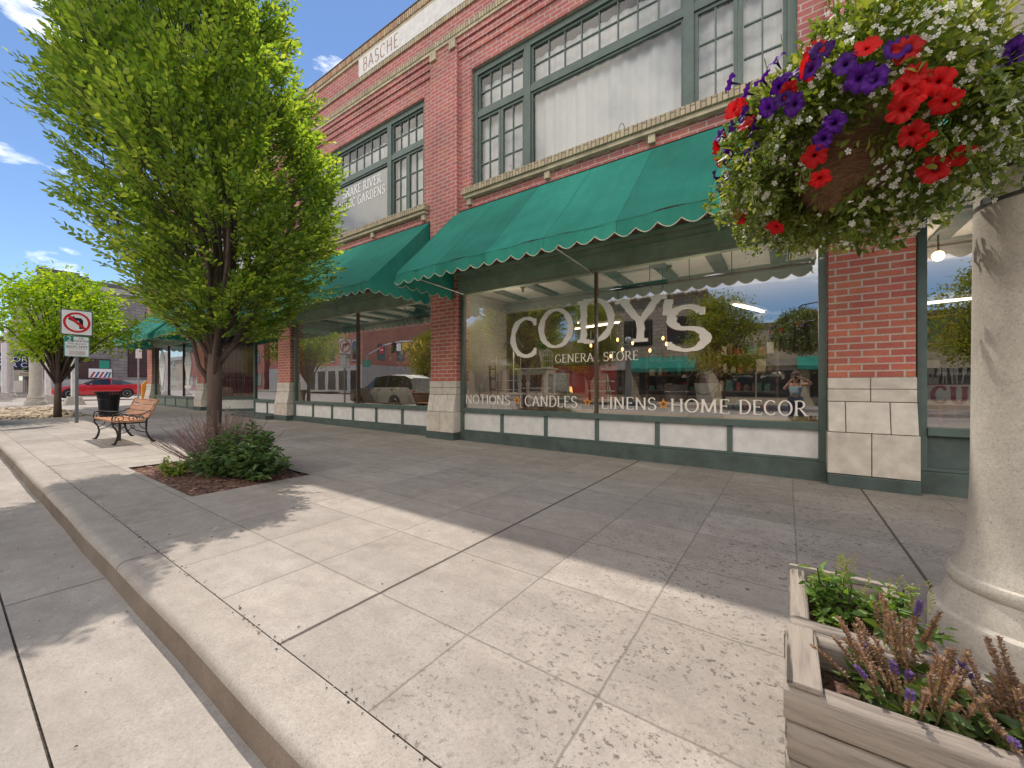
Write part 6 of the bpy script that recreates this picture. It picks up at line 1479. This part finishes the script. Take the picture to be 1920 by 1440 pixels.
def lowbuilding(name,label,x0,x1,y0,y1,h,mat,zb=0):
    t=thing(name,label,'building',((x0+x1)/2,y0,zb)); m=MB(); m.box(x0,x1,y1,y0,zb-.3,h); m.build('wall',mat,t); return t
# shops beyond, further down the street
t=lowbuilding('distant_building','dark sloped roof building far left behind the young tree',-110,-80.05,30,5.6,8.2,simple('brown distant wall',(.26,.20,.17),.9,.2,.3),.3)
m=MB(); m.prism([(5.4,8.2),(30,8.2),(18,10.8)],-110.2,-80.0,lambda a,b,h:(h,a,b)); m.build('roof',MAT['darkstone'],t)
m=MB(); 
for k in range(6): m.box(-82-4.5*k-3,-82-4.5*k,5.5,5.597,.5,3.2)
m.build('shop_window',dwin,t)
t=thing('oval_shop_sign','pale oval hanging shop sign under the blue awning','sign',(-54.6,4.4,2.2))
m=MB(); n_=24; m.prism([(.85*math.cos(2*math.pi*k/n_),.20*math.sin(2*math.pi*k/n_)) for k in range(n_)],-.03,.03,lambda a,b,h:(h,a,b)); m.build('board',MAT['cream'],t,loc=(0,0,0))
o=sans('lettering','FFLES',.26,MAT['iron'],None,Matrix.Translation((.033,.1,-.09)) @ Matrix.Rotation(R(90),4,'Z') @ Matrix.Rotation(R(90),4,'X')); o.parent=t
# ---------------------------------------------------------------- the far side of the main street (mirrored in the shop windows)
FY=-18.0
t=thing('rough_stone_building','rough tan stone building with green awning across the street, mirrored beside the letter Y','building',(-8.7,FY,g(-8)))
m=MB(); m.box(-12.8,-4.6,-32,FY,-.2,7.9); m.build('wall',brickmat('rough tan stone',(.46,.37,.27),(.36,.28,.20),(.25,.20,.15),bw=.6,rh=.28,ms=.03),t)
m=MB()
for k in range(26): x=-12.8+.315*k; m.sphere((x+.16,FY+.12,7.95+.05*math.sin(k*2.3)),(.19,.22,.17),7,5)
m.build('stone_cornice',MAT['stone'],t,smooth=True)
def fwin(par,x0,x1,z0,z1,nx=1,nz=2,mat=None,y=FY):
    m=MB(); m.box(x0,x1,y-.05,y+.03,z0,z1); f=m.build('window',MAT['iron'],par)
    m=MB()
    for i in range(nx):
        for j in range(nz):
            a=x0+.06+(x1-x0-.06)*i/nx; b=x0+(x1-x0-.06)*(i+1)/nx; c=z0+.06+(z1-z0-.06)*j/nz; d=z0+(z1-z0-.06)*(j+1)/nz; m.box(a,b,y+.031,y+.04,c,d)
    m.build('pane',mat or dwin,f); return f
fwin(t,-10.7,-8.5,4.3,6.3,2,2); fwin(t,-7.4,-5.4,4.3,6.3,2,2); fwin(t,-12.2,-10.3,.5,2.4,1,1); fwin(t,-9.5,-5.2,.5,2.2,3,1)
m=MB(); m.box(-12.7,-10.2,FY-.02,FY+.12,2.45,3.05); m.build('sign_band',MAT['lightstone'],t)
def fawn(par,x0,x1,z0,z1,d):
    m=MB(); m.prism([(FY,z1),(FY+d,z0+.25),(FY+d,z0),(FY,z0)],x0,x1,lambda a,b,h:(h,a,b)); m.build('awning',MAT['awning'],par)
fawn(t,-10.1,-5.3,2.2,3.35,1.3)
t=thing('tan_store','low tan store with dark show windows, mirrored at the right of the big window','building',(6,FY,g(6)))
m=MB(); m.box(-4.59,19,-34,FY,-.4,5.15); m.build('wall',simple('tan render',(.50,.41,.30),.9,.12,.6),t)
m=MB(); m.box(-4.59,19,-34,FY+.10,5.15,5.35); m.build('coping',simple('brown coping',(.22,.15,.11),.8),t)
m=MB(); m.box(-4.2,1.0,FY,FY+.15,2.5,2.95); m.build('sign_band',MAT['stone'],t)
for x0,x1 in((-3.75,-1.75),(-1.65,.35),(1.2,3.8),(6.2,8.6),(9.5,12)): fwin(t,x0,x1,.45,2.15,1,1)
fawn(t,.55,4.2,2.2,3.05,1.2)
m=MB(); m.box(4.6,12.5,FY,FY+.10,3.5,5.0); sb=m.build('sign_board',simple('green sign board',(.10,.15,.07),.7),t)
m=MB(); ring(m,4.55,12.55,3.45,5.05,FY+.101,.10,.02); m.build('sign_border',simple('gold sign border',(.55,.33,.08),.6),sb)
m=MB()
for k in range(5): x=6.2+1.15*k; m.lathe([(.30,0),(.30,.01)],14); o0=len(m.v)-28; m.v[o0:]=[(x+a,FY+.115+c,4.25+b*1.3) for a,b,c in m.v[o0:]]
m.build('sign_emblem',bpy.data.materials['gold sign border'],sb)
def ftext(s,size,x,z,par,mat=MAT['lightstone']):
    o=sans('lettering',s,size,mat,None,Matrix.Translation((x,FY+.05,z)) @ Matrix.Rotation(R(180),4,'Z') @ Matrix.Rotation(R(90),4,'X')); o.parent=par; o.location=-parent_origin(par)
ftext('SECTIONALS',.22,-.70,1.75,t); ftext('AMISH FURNITURE',.20,-2.72,1.75,t); ftext('DINING SETS',.22,7.4,1.75,t)
t=thing('brown_store','long low brown store behind the far trees, mirrored in the big window','building',(-21,FY,g(-21)))
m=MB(); m.box(-31,-12.82,-34,FY,-.1,5.0); m.build('wall',simple('brown render',(.30,.22,.16),.9,.2,.5),t)
for k in range(4): fwin(t,-30.5+4.3*k,-27+4.3*k,.6,2.7,2,1)
m=MB(); m.box(-31,-12.82,FY,FY+.2,3.1,3.7); m.build('sign_band',MAT['lightstone'],t)
t=thing('brick_corner_building','red brick building with arched windows across the crossing, mirrored in the middle shop window','building',(-55,FY,g(-55)))
m=MB(); m.box(-70,-45,-50,FY,0,10.4); m.build('wall',MAT['brick'],t)
m=MB(); m.box(-70,-44.9,-50,FY+.15,10.4,11.0); m.box(-70,-44.95,-50,FY+.08,3.9,4.2); m.build('cornice',simple('pink red cornice',(.50,.16,.12),.8),t)
m=MB(); m.box(-70,-44.94,-50,FY+.10,.2,3.9); m.build('shop_front',MAT['lightstone'],t)
for k in range(5):
    x=-46.6-2.6*k; m=MB(); m.box(x-.55,x+.55,FY+.0,FY+.05,4.6,6.5); m.lathe([(.55,0),(.55,.05)],20); o0=len(m.v)-40; m.v[o0:]=[(x+a,FY+.0+c*.9,6.5+b) for a,b,c in m.v[o0:]]; f=m.build('window',dwin,t)
    m=MB(); vs=[]
    for q in range(13): a=R(180*q/12); vs+=[(x+.55*math.cos(a),FY+.06,6.5+.55*math.sin(a)),(x+.78*math.cos(a),FY+.06,6.5+.78*math.sin(a))]
    m.add(vs,[(2*q,2*q+1,2*q+3,2*q+2) for q in range(12)]); m.box(x-.7,x+.7,FY+.02,FY+.1,4.45,4.59); m.build('arch_trim',MAT['lightstone'],f)
    m=MB(); m.box(x-.9,x+.9,FY+.11,FY+.13,.6,3.2); m.build('window',dwin,t)
for k in range(6):
    y=-20.5-3.2*k; m=MB(); m.box(-45,-44.93,y-1.0,y+.2,4.6,6.8); m.build('window',dwin,t)
# more of the street's far row, further along (mirrored at a slant in the corner shop's windows)
rows=[(-108,-72,9.5,'brick','row building of red brick further along the far side'),(-150,-110,7.5,'tan','lower tan row building beyond the red brick row'),(-200,-152,9.0,'grey','last grey row building at the end of the far side')]
for x0,x1,h_,c_,lab in rows:
    t=thing('row_building',lab,'building',((x0+x1)/2,FY,g(x0)),'row buildings along the far side')
    m=MB(); m.box(x0,x1,-40,FY,0,h_); m.build('wall',MAT['brick'] if c_=='brick' else (bpy.data.materials['tan render'] if c_=='tan' else MAT['greystone']),t)
    m=MB(); m.box(x0,x1,FY,FY+.3,h_-.6,h_+.2); m.build('cornice',MAT['lightstone'],t)
    for k in range(int((x1-x0)/4.5)): fwin(t,x0+.8+4.5*k,x0+3.8+4.5*k,1.0,3.2,2,1); fwin(t,x0+1.4+4.5*k,x0+3.0+4.5*k,5.0,6.8,1,2)
# traffic signal mast over the far crossing
t=thing('signal_mast','curved pale steel traffic signal mast arm with signs, mirrored in the middle shop window','traffic signal',(-27,-12.5,g(-27)-.0))
m=MB(); m.tube([(0,0,0),(0,0,4.3),(-.5,.05,4.75),(-2,.1,5.15),(-3.6,.2,5.25),(-6,.3,5.05),(-8.3,.5,4.2)],[.12,.10,.09,.085,.08,.07,.06],10); m.build('mast',simple('pale steel',(.55,.55,.54),.4),t,loc=(0,0,0),smooth=True)
m=MB(); m.box(-4.75,-4.4,.2,.5,4.2,5.2); m.build('signal_head',MAT['black'],t,loc=(0,0,0))
for k,c in enumerate(((.5,.02,.02),(.45,.25,.02),(.02,.3,.08))): m=MB(); m.sphere((-4.575,.5,5.03-.31*k),.11,10,6); m.build('lens',simple('signal lens',c,.2),t,loc=(0,0,0))
m=MB(); m.box(-4.05,-3.4,.45,.48,4.35,5.05); m.build('white_sign',MAT['white'],t,loc=(0,0,0)); m=MB(); m.box(-3.2,-2.4,.45,.48,4.4,5.05); m.build('yellow_sign',simple('yellow sign',(.65,.42,.03),.6),t,loc=(0,0,0))
m=MB(); m.lathe([(.38,0),(.38,.03)],24); m.v=[(-6.2+a,.5+c,4.55+b) for a,b,c in m.v]; rs=m.build('no_entry_sign',SR,t,loc=(0,0,0)); m=MB(); m.box(-6.45,-5.95,.531,.54,4.5,4.6); m.build('bar',MAT['white'],rs,loc=(0,0,0))
m=MB(); m.box(-9.3,-8.1,.5,.53,2.9,3.6); m.build('green_sign',SG,t,loc=(0,0,0)); m=MB(); m.tube([(-8.6,.5,0),(-8.6,.5,4.2)],.06,8); m.build('pole',MAT['steel'],t,loc=(0,0,0))
# ---------------------------------------------------------------- the photographer, mirrored in the big window
def person():
    root=thing('person','person in a pale blue top raising a camera, mirrored low in the big window','person',(.20,-.36,g(0)-.0))
    # standing a little crouched at the kerb, facing the shop (+y); right hand lifts the camera to the face
    J={}; E_=[]
    def j(n,p,r): J[n]=(p,r)
    j('pel',(0,0,.86),.115); j('sp',(0,.0,1.02),.11); j('ch',(0,.01,1.18),.125); j('nk0',(0,.015,1.305),.065); j('nk',(0,.03,1.36),.048); j('hd0',(0,.05,1.42),.066); j('hd',(0,.05,1.50),.088); j('hd2',(0,.035,1.575),.07)
    for s,n in((-1,'l'),(1,'r')):
        j('sh'+n,(s*.155,.01,1.27),.055); 
        if s>0: j('el'+n,(s*.36,.10,1.29),.040); j('wr'+n,(s*.17,.22,1.43),.026); j('pa'+n,(s*.10,.235,1.455),.030)
        else: j('el'+n,(s*.27,.17,1.14),.040); j('wr'+n,(s*.12,.26,1.36),.026); j('pa'+n,(s*.07,.265,1.42),.030)
        j('hp'+n,(s*.085,0,.82),.095); j('kn'+n,(s*.11,.05,.46),.062); j('an'+n,(s*.115,-.01,.085),.038); j('ft'+n,(s*.13,.14,.035),.033)
    names=list(J); idx={n:i for i,n in enumerate(names)}
    E_=[('pel','sp'),('sp','ch'),('ch','nk0'),('nk0','nk'),('nk','hd0'),('hd0','hd'),('hd','hd2')]
    for n in 'lr': E_+=[('ch','sh'+n),('sh'+n,'el'+n),('el'+n,'wr'+n),('wr'+n,'pa'+n),('pel','hp'+n),('hp'+n,'kn'+n),('kn'+n,'an'+n),('an'+n,'ft'+n)]
    skinm=simple('skin',(.52,.29,.19),.55,.05)
    def skinned(name,pts,edges,rad,mat,par,rootk=0,sub=2):
        me=bpy.data.meshes.new(name); me.from_pydata(pts,edges,[]); o=bpy.data.objects.new(name,me); col.objects.link(o); o.parent=par; me.materials.append(mat)
        md=o.modifiers.new('skin','SKIN'); md.use_smooth_shade=True
        for i,r_ in enumerate(rad): v=me.skin_vertices[0].data[i]; v.radius=(r_,r_); v.use_root=(i==rootk)
        sb_=o.modifiers.new('sub','SUBSURF'); sb_.levels=sub; sb_.render_levels=sub; return o
    skinned('body',[J[n][0] for n in names],[(idx[a],idx[b]) for a,b in E_],[J[n][1] for n in names],skinm,root)
    # five fingers on each hand, curled round the camera body
    for s,w0 in((1,'par'),(-1,'pal')):
        c=Vector(J[w0][0])
        for k in range(4):
            b=c+Vector((-s*.012,.012,-.026+.018*k)); L_=(.055,.066,.07,.06)[k]
            skinned('finger',[tuple(b),tuple(b+Vector((-s*L_*.5,.022,.004))),tuple(b+Vector((-s*L_*.85,.010,.006))),tuple(b+Vector((-s*L_*.95,-.012,.004)))],[(0,1),(1,2),(2,3)],[.010,.009,.0085,.0075],skinm,root,0,1)
        b=c+Vector((0,-.012,.02)); skinned('thumb',[tuple(b),tuple(b+Vector((-s*.022,-.02,.016))),tuple(b+Vector((-s*.048,-.018,.014)))],[(0,1),(1,2)],[.012,.010,.009],skinm,root,0,1)
    top=simple('pale blue knit top',(.36,.50,.56),.85,.08); jean=simple('dark blue jeans',(.05,.07,.12),.85,.15)
    def shell_(name,nn,ee,grow,mat): 
        ii={n:i for i,n in enumerate(nn)}; skinned(name,[J[n][0] for n in nn],[(ii[a],ii[b]) for a,b in ee],[J[n][1]*grow+.006 for n in nn],mat,root)
    shell_('top',['pel','sp','ch','nk0','shl','shr'],[('pel','sp'),('sp','ch'),('ch','nk0'),('ch','shl'),('ch','shr')],1.10,top)
    shell_('jeans',['pel','hpl','knl','anl','hpr','knr','anr'],[('pel','hpl'),('hpl','knl'),('knl','anl'),('pel','hpr'),('hpr','knr'),('knr','anr')],1.12,jean)
    for s in(-1,1):
        m=MB(); m.sphere((s*.125,.07,.04),(.05,.13,.045),12,8); m.build('shoe',MAT['black'],root,loc=(0,0,0),smooth=True)
    hairm=simple('brown hair',(.10,.05,.025),.6,.3,30)
    m=MB(); m.sphere((0,.018,1.535),(.098,.108,.098),18,12); m.sphere((0,-.06,1.43),(.085,.06,.13),14,10); 
    for s in(-1,1): m.sphere((s*.078,.02,1.42),(.028,.045,.13),10,8)
    m.build('hair',hairm,root,loc=(0,0,0),smooth=True)
    m=MB()
    m.sphere((0,.142,1.482),(.013,.020,.024),8,6); 
    for s in(-1,1): m.sphere((s*.088,.045,1.49),(.012,.022,.032),8,6)
    m.build('face_detail',skinm,root,loc=(0,0,0),smooth=True)
    m=MB()
    for s in(-1,1): m.sphere((s*.032,.125,1.505),(.012,.008,.008),8,6)
    m.build('eye',MAT['white'],root,loc=(0,0,0),smooth=True)
    m=MB(); m.sphere((0,.128,1.44),(.024,.008,.007),8,6); m.build('mouth',simple('lips',(.42,.14,.12),.5),root,loc=(0,0,0),smooth=True)
    cmr=thing('camera_body','small black camera held at the face by the mirrored person','camera',(.20,-.36+.235,g(0)+1.455))
    m=MB(); m.box(-.058,.058,-.03,.03,-.038,.038); m.box(-.022,.022,-.025,.025,.038,.058); m.build('body',MAT['black'],cmr,loc=(0,0,0),bevel=.008)
    m=MB(); m.lathe([(.032,.03),(.034,.09),(.028,.095)],18); m.v=[(a,c,b) for a,b,c in m.v]; m.build('lens',MAT['black'],cmr,loc=(0,0,0),smooth=40)
person()
